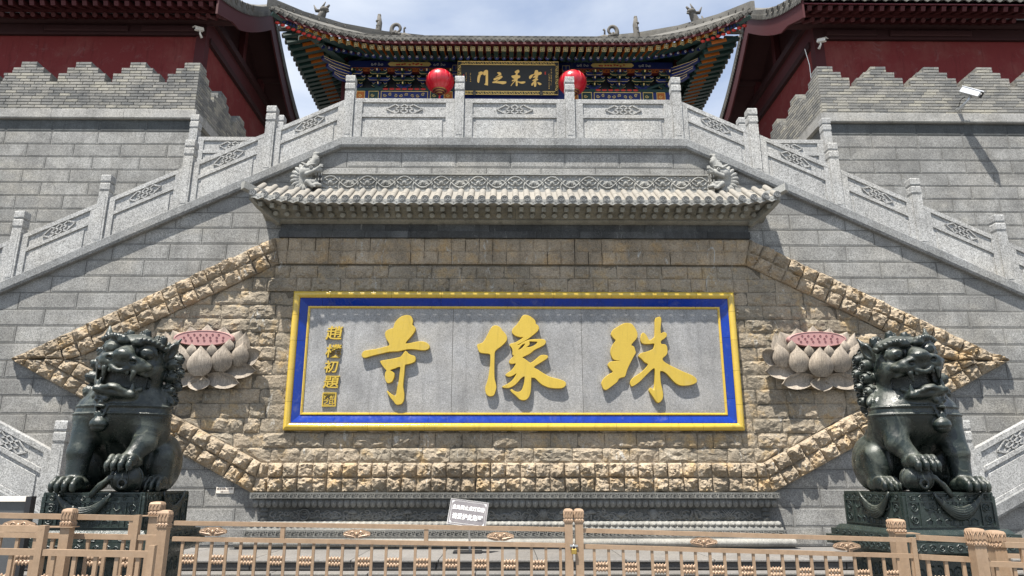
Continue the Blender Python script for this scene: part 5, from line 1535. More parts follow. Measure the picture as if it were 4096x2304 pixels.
# ------------------------------------------------------------------ sculpting by distance field
class Field:
    def __init__(s, lo, hi, h):
        s.lo = np.array(lo, np.float32); s.h = h
        s.n = [int(math.ceil((b - a) / h)) + 1 for a, b in zip(lo, hi)]
        s.D = np.full(s.n, 1e3, np.float32)
        s.ax = [s.lo[i] + h * np.arange(s.n[i], dtype=np.float32) for i in range(3)]
        s.M = None; s.sc = 1.0
    def frame(s, loc=None, rot=(0, 0, 0), sc=1.0):
        """following shapes are given in this frame"""
        s.M = None if loc is None else Matrix.Translation(loc) @ Matrix.Rotation(rot[2], 4, 'Z') @ Matrix.Rotation(rot[1], 4, 'Y') @ Matrix.Rotation(rot[0], 4, 'X') @ Matrix.Scale(sc, 4)
        s.sc = sc
    def _region(s, c, R_):
        R_ = R_ * s.sc
        c = s.M @ Vector(c) if s.M is not None else Vector(c)
        sl = []
        for i in range(3):
            a = int(max(0, math.floor((c[i] - R_ - s.lo[i]) / s.h))); b = int(min(s.n[i], math.ceil((c[i] + R_ - s.lo[i]) / s.h) + 1))
            if b <= a: return None, None
            sl.append(slice(a, b))
        X, Y, Z = np.meshgrid(*(s.ax[i][sl[i]] for i in range(3)), indexing='ij')
        if s.M is not None:
            I = s.M.inverted(); P = [I[r][0] * X + I[r][1] * Y + I[r][2] * Z + I[r][3] for r in range(3)]
        else: P = [X, Y, Z]
        return tuple(sl), P
    def _put(s, sl, d, k, sub):
        A = s.D[sl]
        if sub:
            d = -d
            if k: hh = np.maximum(k - np.abs(A - d), 0) / k; s.D[sl] = np.maximum(A, d) + hh * hh * k * .25
            else: s.D[sl] = np.maximum(A, d)
        else:
            if k: hh = np.maximum(k - np.abs(A - d), 0) / k; s.D[sl] = np.minimum(A, d) - hh * hh * k * .25
            else: s.D[sl] = np.minimum(A, d)
    def ell(s, c, r, k=.05, sub=False, rot=None, groove=None):
        R_ = max(r) + k + .03
        sl, P = s._region(c, R_)
        if sl is None: return
        x, y, z = (P[i] - c[i] for i in range(3))
        if rot is not None:
            m = Matrix.Rotation(rot[2], 3, 'Z') @ Matrix.Rotation(rot[1], 3, 'Y') @ Matrix.Rotation(rot[0], 3, 'X'); m = m.transposed()
            x, y, z = (m[i][0] * x + m[i][1] * y + m[i][2] * z for i in range(3))
        a = np.sqrt((x / r[0]) ** 2 + (y / r[1]) ** 2 + (z / r[2]) ** 2) + 1e-6
        b = np.sqrt((x / r[0] ** 2) ** 2 + (y / r[1] ** 2) ** 2 + (z / r[2] ** 2) ** 2) + 1e-6
        d = a * (a - 1) / b
        if groove: d = d + groove(x, y, z)
        s._put(sl, d, k, sub)
    def cap(s, a, b, ra, rb, k=.05, sub=False):
        c = [(p + q) / 2 for p, q in zip(a, b)]; L_ = math.dist(a, b)
        sl, P = s._region(c, L_ / 2 + max(ra, rb) + k + .03)
        if sl is None: return
        ba = [q - p for p, q in zip(a, b)]
        t = np.clip(sum((P[i] - a[i]) * ba[i] for i in range(3)) / (L_ * L_), 0, 1)
        d = np.sqrt(sum((P[i] - a[i] - t * ba[i]) ** 2 for i in range(3))) - (ra + (rb - ra) * t)
        s._put(sl, d, k, sub)
    def rbox(s, c, hf, r, k=.05, sub=False):
        sl, P = s._region(c, math.sqrt(sum(x * x for x in hf)) + k + .03)
        if sl is None: return
        q = [np.abs(P[i] - c[i]) - (hf[i] - r) for i in range(3)]
        d = np.sqrt(sum(np.maximum(v, 0) ** 2 for v in q)) + np.minimum(np.maximum(np.maximum(q[0], q[1]), q[2]), 0) - r
        s._put(sl, d, k, sub)
    def curl(s, c, r, axis, k=.012, w=.034, amp=.015):
        """mane curl: a knob with rings winding to its tip"""
        ax = Vector(axis).normalized()
        sl, P = s._region(c, r * 1.6 + k + .02)
        if sl is None: return
        x, y, z = (P[i] - c[i] for i in range(3))
        t = x * ax.x + y * ax.y + z * ax.z
        rr = np.sqrt(np.maximum(x * x + y * y + z * z - t * t, 0))
        u = Vector((0, 0, 1)) if abs(ax.z) < .8 else Vector((1, 0, 0)); u = (u - ax * u.dot(ax)).normalized(); v = ax.cross(u)
        ang = np.arctan2(x * v.x + y * v.y + z * v.z, x * u.x + y * u.y + z * u.z)
        tt = t / (r * 1.15)
        d = np.sqrt(rr ** 2 + (np.where(t > 0, t / 1.25, t)) ** 2) - r
        d = d + amp * np.sin((rr + .25 * t) / w * 2 * math.pi - ang) * np.clip((t + .4 * r) / (.5 * r), 0, 1)
        s._put(sl, d * .8, k, False)
    def mesh(s, name, mat, mirror=False):
        D = s.D; n = D.shape; S_ = D < 0
        c = [S_[dx:n[0] - 1 + dx, dy:n[1] - 1 + dy, dz:n[2] - 1 + dz] for dx in (0, 1) for dy in (0, 1) for dz in (0, 1)]
        any_ = np.logical_or.reduce(c); all_ = np.logical_and.reduce(c)
        act = np.argwhere(any_ & ~all_)
        idx = np.full([v - 1 for v in n], -1, np.int64); idx[tuple(act.T)] = np.arange(len(act))
        pos = np.zeros((len(act), 3)); cnt = np.zeros(len(act))
        off = [(dx, dy, dz) for dx in (0, 1) for dy in (0, 1) for dz in (0, 1)]
        for i, a in enumerate(off):
            for b in off[i + 1:]:
                if sum(abs(p - q) for p, q in zip(a, b)) != 1: continue
                va = D[tuple((act + a).T)]; vb = D[tuple((act + b).T)]
                m = (va < 0) != (vb < 0); t = np.where(m, va / np.where(m, va - vb, 1), 0)
                p = np.array(a) + t[:, None] * (np.array(b) - np.array(a))
                pos += np.where(m[:, None], p, 0); cnt += m
        V = (act + pos / cnt[:, None]) * s.h + s.lo
        F = []
        for ax in range(3):
            sl0 = [slice(1, -1)] * 3; sl0[ax] = slice(0, -1); sl1 = [slice(1, -1)] * 3; sl1[ax] = slice(1, None)
            A = S_[tuple(sl0)]; B = S_[tuple(sl1)]; e = np.argwhere(A != B); sg = A[tuple(e.T)]
            g_ = e.copy()
            for q in range(3):
                if q != ax: g_[:, q] += 1
            o1, o2 = [(ax + 1) % 3, (ax + 2) % 3]
            def cell(d1, d2):
                cc = g_.copy(); cc[:, o1] -= d1; cc[:, o2] -= d2; return idx[tuple(cc.T)]
            qd = np.stack([cell(1, 1), cell(0, 1), cell(0, 0), cell(1, 0)], 1)
            qd[~sg] = qd[~sg][:, ::-1]; F.append(qd)
        F = np.concatenate(F); F = F[(F >= 0).all(1)]
        if mirror: V = V * np.array([-1, 1, 1]); F = F[:, ::-1]
        me = bpy.data.meshes.new(name); me.vertices.add(len(V)); me.vertices.foreach_set('co', V.astype(np.float32).ravel())
        me.loops.add(F.size); me.loops.foreach_set('vertex_index', F.astype(np.int32).ravel())
        me.polygons.add(len(F)); me.polygons.foreach_set('loop_start', np.arange(0, F.size, 4, dtype=np.int32))
        me.polygons.foreach_set('use_smooth', [True] * len(F))
        me.update(calc_edges=True); me.validate(); me.materials.append(MATS[mat]); return me

def paw(f, c, w, l, hgt, k=.03, drop=0.0):
    """four toes side by side with claws, front toward -y"""
    x, y, z = c
    f.ell((x, y + l * .25, z + hgt * .45), (w * .52, l * .55, hgt * .55), k)
    for i in range(4):
        u = (i - 1.5) / 1.5
        xx = x + u * w * .40; yy = y - l * .34 + abs(u) * l * .10
        f.ell((xx, yy + .02, z + hgt * .55), (w * .135, l * .30, hgt * .42), .012, rot=(R(12), 0, R(-9) * u))
        f.ell((xx, yy - l * .20, z + hgt * .33 - drop * .4), (w * .12, l * .17, hgt * .36), .008)
        f.cap((xx, yy - l * .30, z + hgt * .28 - drop * .5), (xx, yy - l * .36, z + hgt * .05 - drop), w * .05, w * .02, .006)
def band(z0, z1, amp):
    return lambda x, y, z: -amp * ((z > z0) & (z < z1)).astype(np.float32)

def lion_body(side):
    f = Field((-.78, -.92, -.03), (.78, .78, 2.24), .0125)
    # trunk
    f.ell((0, .28, .46), (.46, .36, .46), 0)
    f.cap((0, .22, .55), (0, -.12, .98), .40, .42, .10)
    f.ell((0, -.20, .99), (.56, .36, .36), .08)
    f.ell((0, -.10, 1.20), (.50, .36, .22), .08)
    f.cap((-.34, -.05, .70), (-.36, -.2, .95), .22, .25, .08); f.cap((.34, -.05, .70), (.36, -.2, .95), .22, .25, .08)
    # haunches and hind feet
    for s in (-1, 1):
        f.ell((s * .44, .16, .36), (.20, .34, .37), .05)
        f.cap((s * .50, .0, .45), (s * .52, -.02, .12), .15, .11, .05)
        paw(f, (s * .50, -.12, 0), .27, .34, .20)
    # hollow between the legs
    f.ell((-.02, -.42, .22), (.17, .36, .40), .06, True)
    f.ell((0, -.58, .22), (.15, .2, .36), .03, True)
    # front legs: left straight, right raised on the ball
    f.cap((-.37, -.28, .85), (-.38, -.40, .48), .20, .14, .07)
    f.cap((-.38, -.40, .48), (-.36, -.44, .16), .14, .12, .05)
    f.ell((-.38, -.41, .47), (.135, .13, .09), .03)
    paw(f, (-.35, -.56, 0), .32, .32, .20)
    f.cap((.37, -.28, .85), (.41, -.36, .60), .19, .14, .07)
    f.cap((.41, -.36, .60), (.34, -.50, .42), .14, .105, .05)
    paw(f, (.31, -.60, .27), .33, .30, .19, drop=.05)
    A = f.ax
    zz = A[2][None, None, :] + .10 * np.abs(A[0])[:, None, None] ** 1.5 * 0
    fr = (A[1][None, :, None] < .25)
    for z0, z1, amp in ((1.035, 1.06, .012), (.965, 1.03, -.006), (.935, .96, .012)):
        f.D -= np.where((zz > z0) & (zz < z1) & fr, amp, 0).astype(np.float32)
    # collar locks over the shoulders
    for s in (-1, 1):
        for i in range(7):
            a = R(-62 + i * 19); x0 = s * (.34 + .10 * math.sin(a)); 
            f.ell((s * (.16 + .062 * i), -.46 + .055 * i, 1.235 - .012 * i), (.05, .13, .055), .012, rot=(R(35), 0, s * R(28 + 6 * i)))
    # bell and beast-mask clasp
    f.frame((-.09, .05, .02))
    f.ell((.0, -.60, 1.075), (.085, .07, .075), .02)
    for s in (-1, 1):
        f.ell((s * .055, -.655, 1.10), (.035, .03, .03), .008); f.ell((s * .085, -.60, 1.12), (.03, .03, .04), .01)
    f.ell((0, -.66, 1.06), (.03, .03, .03), .01); f.ell((0, -.655, 1.015), (.07, .04, .022), .01)
    f.cap((-.07, -.62, 1.02), (-.05, -.65, .90), .022, .018, .01); f.cap((.07, -.62, 1.02), (.05, -.65, .90), .022, .018, .01)
    f.ell((0, -.63, .79), (.11, .10, .10), .01, groove=lambda x, y, z: .008 * (np.abs(z + .03) < .012))
    f.cap((0, -.65, .86), (0, -.65, .93), .03, .03, .01)
    f.frame()
    # ---- head
    H = (0.05, -.19, 1.60)
    f.frame(H, (R(2), R(9), R(9)), 1.07)
    f.ell((0, .10, .02), (.36, .34, .36), .10)
    f.ell((0, -.02, .18), (.33, .29, .20), .06)
    for s in (-1, 1):
        f.ell((s * .24, -.10, -.03), (.15, .22, .19), .06)          # cheek
        f.ell((s * .27, -.02, -.22), (.11, .20, .18), .05)          # jaw corner
    f.rbox((0, -.27, -.01), (.27, .19, .09), .08, .05)               # muzzle
    f.ell((0, -.17, -.365), (.285, .27, .09), .05)                     # lower jaw
    f.rbox((0, -.30, -.352), (.24, .14, .04), .035, .03)
    # mouth
    f.rbox((0, -.36, -.20), (.25, .30, .112), .05, .012, True)
    f.rbox((0, -.30, -.19), (.31, .17, .078), .04, .012, True)
    # lips
    for i in range(13):
        u = i / 6 - 1; v = (i + 1) / 6 - 1
        if i < 12:
            up_l = lambda u: (.265 * u, -.46 + .17 * u * u, -.085 - .025 * math.cos(u * 6))
            lo_l = lambda u: (.245 * u, -.455 + .16 * u * u, -.318 + .02 * math.cos(u * 5) + .04 * u * u)
            f.cap(up_l(u), up_l(v), .026, .026, .012); f.cap(lo_l(u), lo_l(v), .028, .028, .012)
    f.ell((0, -.33, -.30), (.11, .17, .03), .01); f.ell((0, -.43, -.285), (.09, .05, .03), .01)
    for s in (-1, 1):
        f.cap((s * .165, -.425, -.10), (s * .158, -.425, -.20), .034, .012, .008)
        f.cap((s * .19, -.39, -.32), (s * .185, -.39, -.225), .032, .012, .008)
    for i in range(5):
        f.ell(((i - 2) * .05, -.44, -.115), (.024, .02, .03), .006)
    # nose
    f.ell((0, -.40, .085), (.125, .12, .085), .03); f.ell((0, -.30, .14), (.09, .14, .07), .04)
    for s in (-1, 1):
        f.ell((s * .125, -.405, .035), (.085, .08, .062), .02)
        f.ell((s * .135, -.475, .015), (.042, .04, .028), .012, True)
        f.ell((s * .25, -.33, -.01), (.075, .09, .05), .02)
        # eyes
        f.ell((s * .20, -.31, .15), (.115, .10, .09), .012, True)
        f.ell((s * .20, -.265, .15), (.098, .098, .082), .004, groove=lambda x, y, z: .007 * np.sin(np.sqrt(x * x + z * z) / .0105) * (np.sqrt(x * x + z * z) < .042))
        for i in range(10):
            a0, a1 = 2 * math.pi * i / 10, 2 * math.pi * (i + 1) / 10
            q = lambda a: (s * .20 + .112 * math.cos(a), -.300 + .045 * max(0, s * math.cos(a)) + .02 * (math.sin(a) < 0), .15 + .092 * math.sin(a))
            f.cap(q(a0), q(a1), .018, .018, .008)
        # brow: swept ridge with combed locks
        for i in range(8):
            u = i / 7; f.ell((s * (.07 + .29 * u), -.325 + .16 * u * u, .275 + .03 * math.sin(u * 3.1) - .04 * u), (.030, .06, .048), .010, rot=(R(-35), s * R(18 + 30 * u), 0))
        f.ell((s * .08, -.325, .25), (.075, .06, .045), .02)
        # ears
        f.ell((s * .385, .0, .24), (.045, .085, .135), .02, rot=(R(-10), s * R(14), s * R(-20)))
        f.ell((s * .41, -.035, .25), (.025, .045, .085), .012, True, rot=(R(-10), s * R(14), s * R(-20)))
        f.cap((s * .405, .02, .33), (s * .44, .06, .43), .04, .012, .02)
        # beard and cheek whiskers
        for i in range(5): f.ell((s * (.05 + .055 * i), -.27 + .05 * i, -.405), (.032, .10, .05), .010, rot=(R(30), 0, s * R(14 * i)))
        # mane curls
        for (x, y, z, r) in ((.43, .06, .10, .082), (.45, .07, -.06, .09), (.46, .06, -.23, .092), (.44, .06, -.40, .09), (.40, .04, -.54, .075), (.42, .22, .18, .085), (.46, .24, .01, .09), (.47, .25, -.16, .09),
                             (.47, .25, -.34, .09), (.43, .24, -.50, .085), (.36, .36, .10, .085), (.38, .39, -.08, .09), (.38, .40, -.26, .09), (.38, .40, -.44, .09), (.29, .28, .27, .08)):
            f.curl((s * x * .94, y, z), r * .92, (s * 1, -.35 + y * .8, .12))
    for x, y, z in ((-.20, .13, .345), (0, .10, .385), (.20, .13, .345), (-.10, .25, .35), (.10, .25, .35), (-.24, .27, .29), (.24, .27, .29), (0, .38, .28)):
        f.curl((x, y, z), .066, (x * .6, -.15, 1))
    f.frame()
    return f
t_f = lion_body(1)
LION_L = t_f.mesh('lion_body', 'dark_jade'); LION_R = t_f.mesh('lion_body', 'dark_jade', True)
del t_f

def swag(x0, x1, z0, sag, y, th=.02, n=5, up=None):
    g = G()
    for i in range(n):
        k = i / (n - 1); pts = []
        for j in range(15):
            u = j / 14
            x = x0 + (x1 - x0) * u; z = z0 - (sag * (.62 + .38 * k)) * math.sin(math.pi * u) ** .8 + (k - .5) * .03 * 0
            pts.append((x, y - .012 - .016 * math.sin(math.pi * k) * math.sin(math.pi * u), z))
        g.tube(pts, [th * (.55 + .45 * math.sin(math.pi * j / 14)) for j in range(15)], 6)
    return g
def pedestal(t, s):
    """square stepped pedestal, top at z=0 of the lion, foot on the ground"""
    H0 = -1.45
    hw = .585
    blk = part('top_block', G().lathe([(hw * 1.02 * 1.414, -.42), (hw * 1.02 * 1.414, -.05), (hw * 1.414, -.045), (hw * 1.414, 0)], 4), 'carved_jade', t)
    for z0, z1, w0, w1, nm in ((-.47, -.42, .70, .66, 'upper_slab'), (-.545, -.472, .74, .74, 'upper_slab'), (-.66, -.55, .79, .79, 'carved_slab'), (-.73, -.662, .66, .75, 'cove'), (-1.08, -.732, .58, .58, 'waist'),
                               (-1.20, -1.082, .76, .64, 'petal_slab'), (-1.30, -1.202, .80, .80, 'foot_slab'), (H0, -1.302, .84, .84, 'foot_slab')):
        part(nm, G().lathe([(w0 * 1.414, z0), (w1 * 1.414, z1)], 4), 'carved_jade', t)
    # carved relief on front and inner faces
    for ang in (0, R(90) * s, -R(90) * s):
        g = G(); y = -hw * 1.02
        for a, b, c, d in ((-.55, .55, -.115, -.10), (-.55, .55, -.395, -.38), (-.56, -.545, -.395, -.01), (.545, .56, -.395, -.01), (-.40, -.385, -.38, -.115), (.385, .40, -.38, -.115), (-.55, .55, -.02, -.008)):
            g.box(a, b, y - .012, y, c, d)
        for cx in (-.47, .47):
            for cz in (-.18, -.31): spiral(g, cx, cz, .055, y - .004, .010, 1.6, cx * 9, 1 if cz < -.2 else -1, 14)
        for i in range(9): spiral(g, -.48 + .12 * i, -.06, .035, y - .004, .008, 1.4, i, 1 if i % 2 else -1, 10)
        for i in range(6):
            cx = -.29 + .116 * i
            for cz, sg in ((-.345, 1), (-.16, -1)):
                g.tube([(cx - .04, y, cz - .03 * sg), (cx - .042, y, cz + .02 * sg), (cx, y - .01, cz + .045 * sg), (cx + .042, y, cz + .02 * sg), (cx + .04, y, cz - .03 * sg)], .009, 5)
        for i in range(4):
            for j in range(9): g.box(-.22 + .05 * j, -.19 + .05 * j, y - .012, y, -.13 - .035 * i, -.11 - .035 * i)
        k0 = 0
        g.tf(Matrix.Rotation(ang, 4, 'Z'))
        part('carved_relief', g, 'carved_jade', blk)['kind'] = 'stuff'
        g = G()
        for i in range(13): spiral(g, -.66 + .11 * i, -.605, .042, -.79, .010, 1.5, i * 1.3, 1 if i % 2 else -1, 12, 1.2)
        for i in range(9): spiral(g, -.6 + .15 * i, -.508, .025, -.74, .008, 1.3, i, -1 if i % 2 else 1, 10, 1.8)
        for i in range(9): spiral(g, -.46 + .115 * i, -.9, .09, -.58, .012, 1.4, i, 1 if i % 2 else -1, 12, .7)
        g.tf(Matrix.Rotation(ang, 4, 'Z')); part('scroll_relief', g, 'carved_jade', blk)['kind'] = 'stuff'
        me = petal_unit(.16, .12, .05, -1)
        for i in range(9):
            o = ob('petal', bpy.data.meshes.get('ped_petal') or me.mesh('ped_petal', 'carved_jade', True), t, None)
            o.matrix_local = Matrix.Rotation(ang, 4, 'Z') @ Matrix.Translation((-.62 + .155 * i, -.70, -1.14)) @ Matrix.Rotation(R(-25), 4, 'X')
    # ribbons hanging over the edge
    sw = part('ribbon_swag', swag(-.42 * s, .22 * s, .0, .30, -hw - .03, .024, 6), 'dark_jade', t, smooth=True)
    g = swag(-.20, .40, .0, .30, -hw - .03, .024, 6); g.tf(Matrix.Rotation(R(90) * s, 4, 'Z'))
    part('ribbon_swag', g, 'dark_jade', t, smooth=True)
def guardian(px_, py_, rz, s, me, lab_l, lab_p):
    p = thing('lion_pedestal', lab_p, 'pedestal', (px_, py_, 0), (0, 0, rz), group='stepped jade-black lion pedestals')
    tz = bpy.data.objects.new('plinth_block', None)
    bpy.data.objects.remove(tz)
    holder = p
    holder.location = (px_, py_, 1.44)
    pedestal(holder, s)
    t = thing('stone_lion', lab_l, 'lion statue', (px_, py_, 1.44), (0, 0, rz), group='guardian lions')
    t.scale = (.95, .97, .97)
    ob('body', me, t)
    # ball under the raised paw, with a pierced ring and ribbon
    bx = .31 * s
    g = G().ball((bx, -.50, .165), (.20, .19, .165), 20, 14)
    b = part('ball', g, 'dark_jade', t, smooth=True)
    g = G()
    for k in range(3): g.tube([(bx + .20 * math.cos(a) * math.cos(k * 1.05), -.50 + .19 * math.cos(a) * math.sin(k * 1.05), .165 + .165 * math.sin(a)) for a in np.linspace(0, 2 * math.pi, 25)], .011, 5, False)
    part('ball_band', g, 'dark_jade', b, smooth=True)
    g = G()
    for i in range(4):
        k = i / 3
        g.tube([(bx - s * .02, -.66, .22 - .03 * k), (bx - s * .12, -.66, .18 - .02 * k), (bx - s * .24, -.64, .07 + .02 * k), (bx - s * .30 - s * .03 * k, -.62, .0), (bx - s * .34, -.64, -.06)], [.012, .028, .03, .028, .02], 6)
    g.tube([(bx + s * .05 + .05 * math.cos(a), -.685, .10 + .05 * math.sin(a)) for a in np.linspace(0, 2 * math.pi, 15)], .02, 6, False)
    part('ribbon', g, 'dark_jade', t, smooth=True)
    return t
guardian(-4.97, -5.72, 0, 1, LION_L, 'dark green stone guardian lion, mouth open, on the left pedestal', 'carved dark stone pedestal under the left lion')
guardian(5.0, -5.72, R(7), -1, LION_R, 'dark green stone guardian lion, mouth open, on the right pedestal', 'carved dark stone pedestal under the right lion')

# ------------------------------------------------------------------ beast heads biting the eave ridge
def ridge_beast():
    """scaled beast biting the ridge end on its right, mane fanned out at its left, tail raised"""
    f = Field((-.62, -.34, -.06), (.55, .12, 1.10), .011)
    f.ell((-.12, -.02, .34), (.34, .10, .34), 0)
    f.cap((-.10, -.04, .5), (.12, -.05, .84), .19, .10, .06); f.cap((.12, -.05, .84), (.10, -.06, 1.0), .09, .06, .04); f.cap((.10, -.06, 1.0), (.19, -.07, 1.03), .05, .03, .02)
    for i in range(6):
        for j in range(4):
            t = i / 5; f.ell((-.14 + .24 * t + .06 * (j - 1.5) * (1 - .3 * t) + (.02 if i % 2 else 0), -.16 + .05 * t + .02 * abs(j - 1.5), .56 + .07 * i), (.036, .03, .034), .002)
    for i in range(11):                                               # fanned mane
        a = R(96 + i * 19); c_, s_ = math.cos(a), math.sin(a)
        f.ell((-.12 + .27 * c_, -.06, .33 + .29 * s_), (.14, .08, .062), .006, rot=(0, -a, 0), groove=lambda x, y, z: .006 * np.sin(z / .005))
    f.ell((.05, -.13, .50), (.19, .12, .13), .02); f.ell((.22, -.15, .50), (.13, .10, .065), .02); f.ell((.30, -.18, .535), (.06, .06, .045), .01)
    f.ell((.08, -.12, .20), (.20, .11, .10), .02); f.ell((.22, -.14, .13), (.14, .09, .06), .02)
    f.rbox((.26, -.16, .33), (.19, .16, .075), .02, .008, True)
    f.ell((.07, -.235, .56), (.05, .045, .045), .003); f.ell((.07, -.262, .565), (.02, .025, .02), .002, True)
    f.ell((.05, -.20, .63), (.13, .07, .035), .006, rot=(0, R(-18), 0))
    f.cap((-.06, -.20, .62), (-.20, -.21, .70), .05, .02, .01); f.ell((-.05, -.22, .66), (.05, .03, .03), .004, True)
    f.cap((-.04, -.20, .40), (.14, -.22, .47), .06, .05, .008); f.cap((.14, -.22, .47), (.30, -.22, .60), .05, .035, .008)
    for k in range(3): f.cap((.30, -.23, .59 + .025 * k), (.38, -.24, .58 + .03 * k), .02, .01, .003)
    f.cap((-.02, -.18, .20), (.12, -.21, .08), .07, .05, .008)
    for k in range(3): f.cap((.12, -.22, .07 + .02 * k), (.22, -.24, .05 + .03 * k), .022, .01, .003)
    for x in (.20, .28, .35): f.cap((x, -.2, .42), (x, -.2, .355), .02, .008, .003); f.cap((x, -.2, .24), (x, -.2, .30), .02, .008, .003)
    return f
fb = ridge_beast()
for s, me in ((-1, fb.mesh('ridge_beast', 'eave_stone')), (1, fb.mesh('ridge_beast', 'eave_stone', True))):
    ob('ridge_beast', me, EAVE, (s * 4.62, -.12, 7.80), scale=(.84, .9, .9))
del fb
# ------------------------------------------------------------------ bronze-tan metal fence in front
def lotus_mini():
    g = G(); w = .112
    g.tube([(-w / 2, 0, 0), (w / 2, 0, 0)], .006, 6)
    for sg in (1, -1):
        for i in range(4):
            x = -.042 + .028 * i
            g.ball((x, -.004, sg * .019), (.0145, .010, .016), 8, 5)
        for i in range(5):
            x = -.048 + .024 * i
            g.tube([(x, .0, sg * .018), (x * 1.04, -.003, sg * .034), (x * 1.10, -.006, sg * .043)], [.011, .008, .002], 5)
    return g
ME_LOTUS = lotus_mini().mesh('lotus_ornament', 'fence_ornament', True)
def cloud_mini():
    g = G(); top = []
    for i in range(25):
        a = math.pi * i / 24; r = 1 + .12 * abs(math.sin(a * 4)); top.append((.118 * math.cos(a) * (1 + .03 * math.sin(a * 6)), .036 * math.sin(a) * r))
    out = top + [(x, -z * .95) for x, z in reversed(top[1:-1])]
    g.prism(out, -.012, .008)
    for s in (-1, 1):
        spiral(g, s * .035, .004, .022, -.014, .005, 1.4, 0 if s > 0 else math.pi, s, 12); spiral(g, s * .085, .0, .014, -.014, .0045, 1.2, 0, -s, 10)
        g.tube([(s * .02, -.014, -.02), (s * .06, -.016, -.012), (s * .105, -.013, -.004)], .0045, 5)
    g.ball((0, -.012, .0), (.016, .012, .018), 8, 5)
    return g
ME_CLOUD = cloud_mini().mesh('cloud_ornament', 'fence_ornament', 40)
ME_PICK = {}
def bar(p, q, w, d):
    """square bar from p to q (mostly along x), top face at p.z"""
    g = G()
    vs = []
    for a in (p, q): vs += [(a[0], a[1] - d / 2, a[2] - w), (a[0], a[1] + d / 2, a[2] - w), (a[0], a[1] + d / 2, a[2]), (a[0], a[1] - d / 2, a[2])]
    return g.add(vs, [(3, 2, 1, 0), (4, 5, 6, 7), (0, 1, 5, 4), (1, 2, 6, 5), (2, 3, 7, 6), (3, 0, 4, 7)])
FG = 'sections of the tan metal fence'
def leaf(label, a, b, y, second=None, top=True, pickets=True, stub0=.6, cloud0=None, end_r=False, pick0=.06, bottom=True):
    """a, b: photo pixels of the top rail's upper edge at its ends"""
    A, B = at(*a, y), at(*b, y); t = thing('fence_section', label, 'fence', (A.x, y, 0), group=FG); t.location = (0, 0, 0)
    k = (B.z - A.z) / (B.x - A.x); zf = lambda x: A.z + k * (x - A.x)
    x0, x1 = A.x, B.x
    if top: part('top_rail', bar((x0, y, zf(x0)), (x1, y, zf(x1)), .036, .036), 'fence_tan', t)
    s0, s1 = second or (x0, x1)
    D2 = .13
    part('second_rail', bar((s0, y, zf(s0) - D2), (s1, y, zf(s1) - D2), .036, .034), 'fence_tan', t)
    if bottom: part('bottom_rail', bar((s0, y, .16), (s1, y, .16), .036, .034), 'fence_tan', t)
    if pickets:
        x = s0 + pick0; i = 0
        while x < s1 - .03:
            zt_ = zf(x) - D2 - .036
            key = 1
            if 'p' not in ME_PICK: ME_PICK['p'] = G().box(-.0115, .0115, -.009, .009, -1, 0).mesh('picket', 'fence_tan')
            ob('picket', ME_PICK['p'], t, (x, y, zt_), scale=(1, 1, zt_ - .16))
            if i % 2 == 0 and x + .125 < s1: ob('lotus_ornament', ME_LOTUS, t, (x + .0625, y, zt_ - .145))
            x += .125; i += 1
    x = x0 + stub0
    while top and x < x1 - .05:
        part('stub', G().box(x - .018, x + .018, y - .014, y + .014, zf(x) - D2 - .001, zf(x) - .035), 'fence_tan', t); x += 1.24
    x = x0 + (cloud0 if cloud0 is not None else stub0 + .62)
    while top and x < x1 - .12:
        ob('cloud_ornament', ME_CLOUD, t, (x, y - .004, zf(x) - .084)); x += 1.24
    if end_r: part('end_upright', G().box(x1 - .036, x1 + .004, y - .024, y + .021, 0.02, zf(x1) + .004), 'fence_tan', t)
    return t
def fpost(label, u0, u1, v, y, foot=0, plate=None):
    a, b = at(u0, v, y), at(u1, v, y); w = (b.x - a.x) * (.74 if y < -9 else .94); cx = (a.x + b.x) / 2; zt_ = a.z
    t = thing('fence_post', label, 'fence post', (cx, y, 0), group='square fence posts with lotus caps')
    hw = w / 2
    part('shaft', G().box(-hw * .86, hw * .86, -hw * .86, hw * .86, 0, zt_ - .115), 'fence_tan', t)
    r2 = 1.414
    part('collar', G().lathe([(hw * .95 * r2, zt_ - .12), (hw * 1.02 * r2, zt_ - .112), (hw * .96 * r2, zt_ - .09), (hw * .88 * r2, zt_ - .086)], 4), 'fence_ornament', t)
    c = part('cap', G().lathe([(hw * .88 * r2, zt_ - .085), (hw * .98 * r2, zt_ - .07), (hw * 1.0 * r2, zt_ - .02), (hw * .85 * r2, zt_ - .006), (hw * .4 * r2, zt_)], 4), 'fence_ornament', t)
    g = G()
    for ang in (0, R(90), R(-90)):
        k0 = len(g.v)
        for q in (-1, 0, 1):
            x = q * hw * .62
            g.tube([(x - hw * .26, -hw, zt_ - .078), (x - hw * .27, -hw * 1.03, zt_ - .045), (x, -hw * 1.02, zt_ - .022), (x + hw * .27, -hw * 1.03, zt_ - .045), (x + hw * .26, -hw, zt_ - .078)], .0032, 5)
        for q in range(4):
            x = (q - 1.5) * hw * .5; g.tube([(x - hw * .2, -hw * 1.03, zt_ - .095), (x, -hw * 1.05, zt_ - .108), (x + hw * .2, -hw * 1.03, zt_ - .095)], .003, 5)
        g.tf(Matrix.Rotation(ang, 4, 'Z'), k0)
    part('cap_petals', g, 'fence_ornament', c)
    if plate: part('hinge_plate', G().box(plate[0], plate[1], -hw * 1.25, hw * 1.1, zt_ - .128, zt_ - .121), 'fence_tan', t)
    return t
FYM = -8.5
leaf('long fence section of the left gate leaf, in front of the plinth', (700, 2083), (2262, 2109), FYM, stub0=.94, cloud0=.34, pick0=.09)
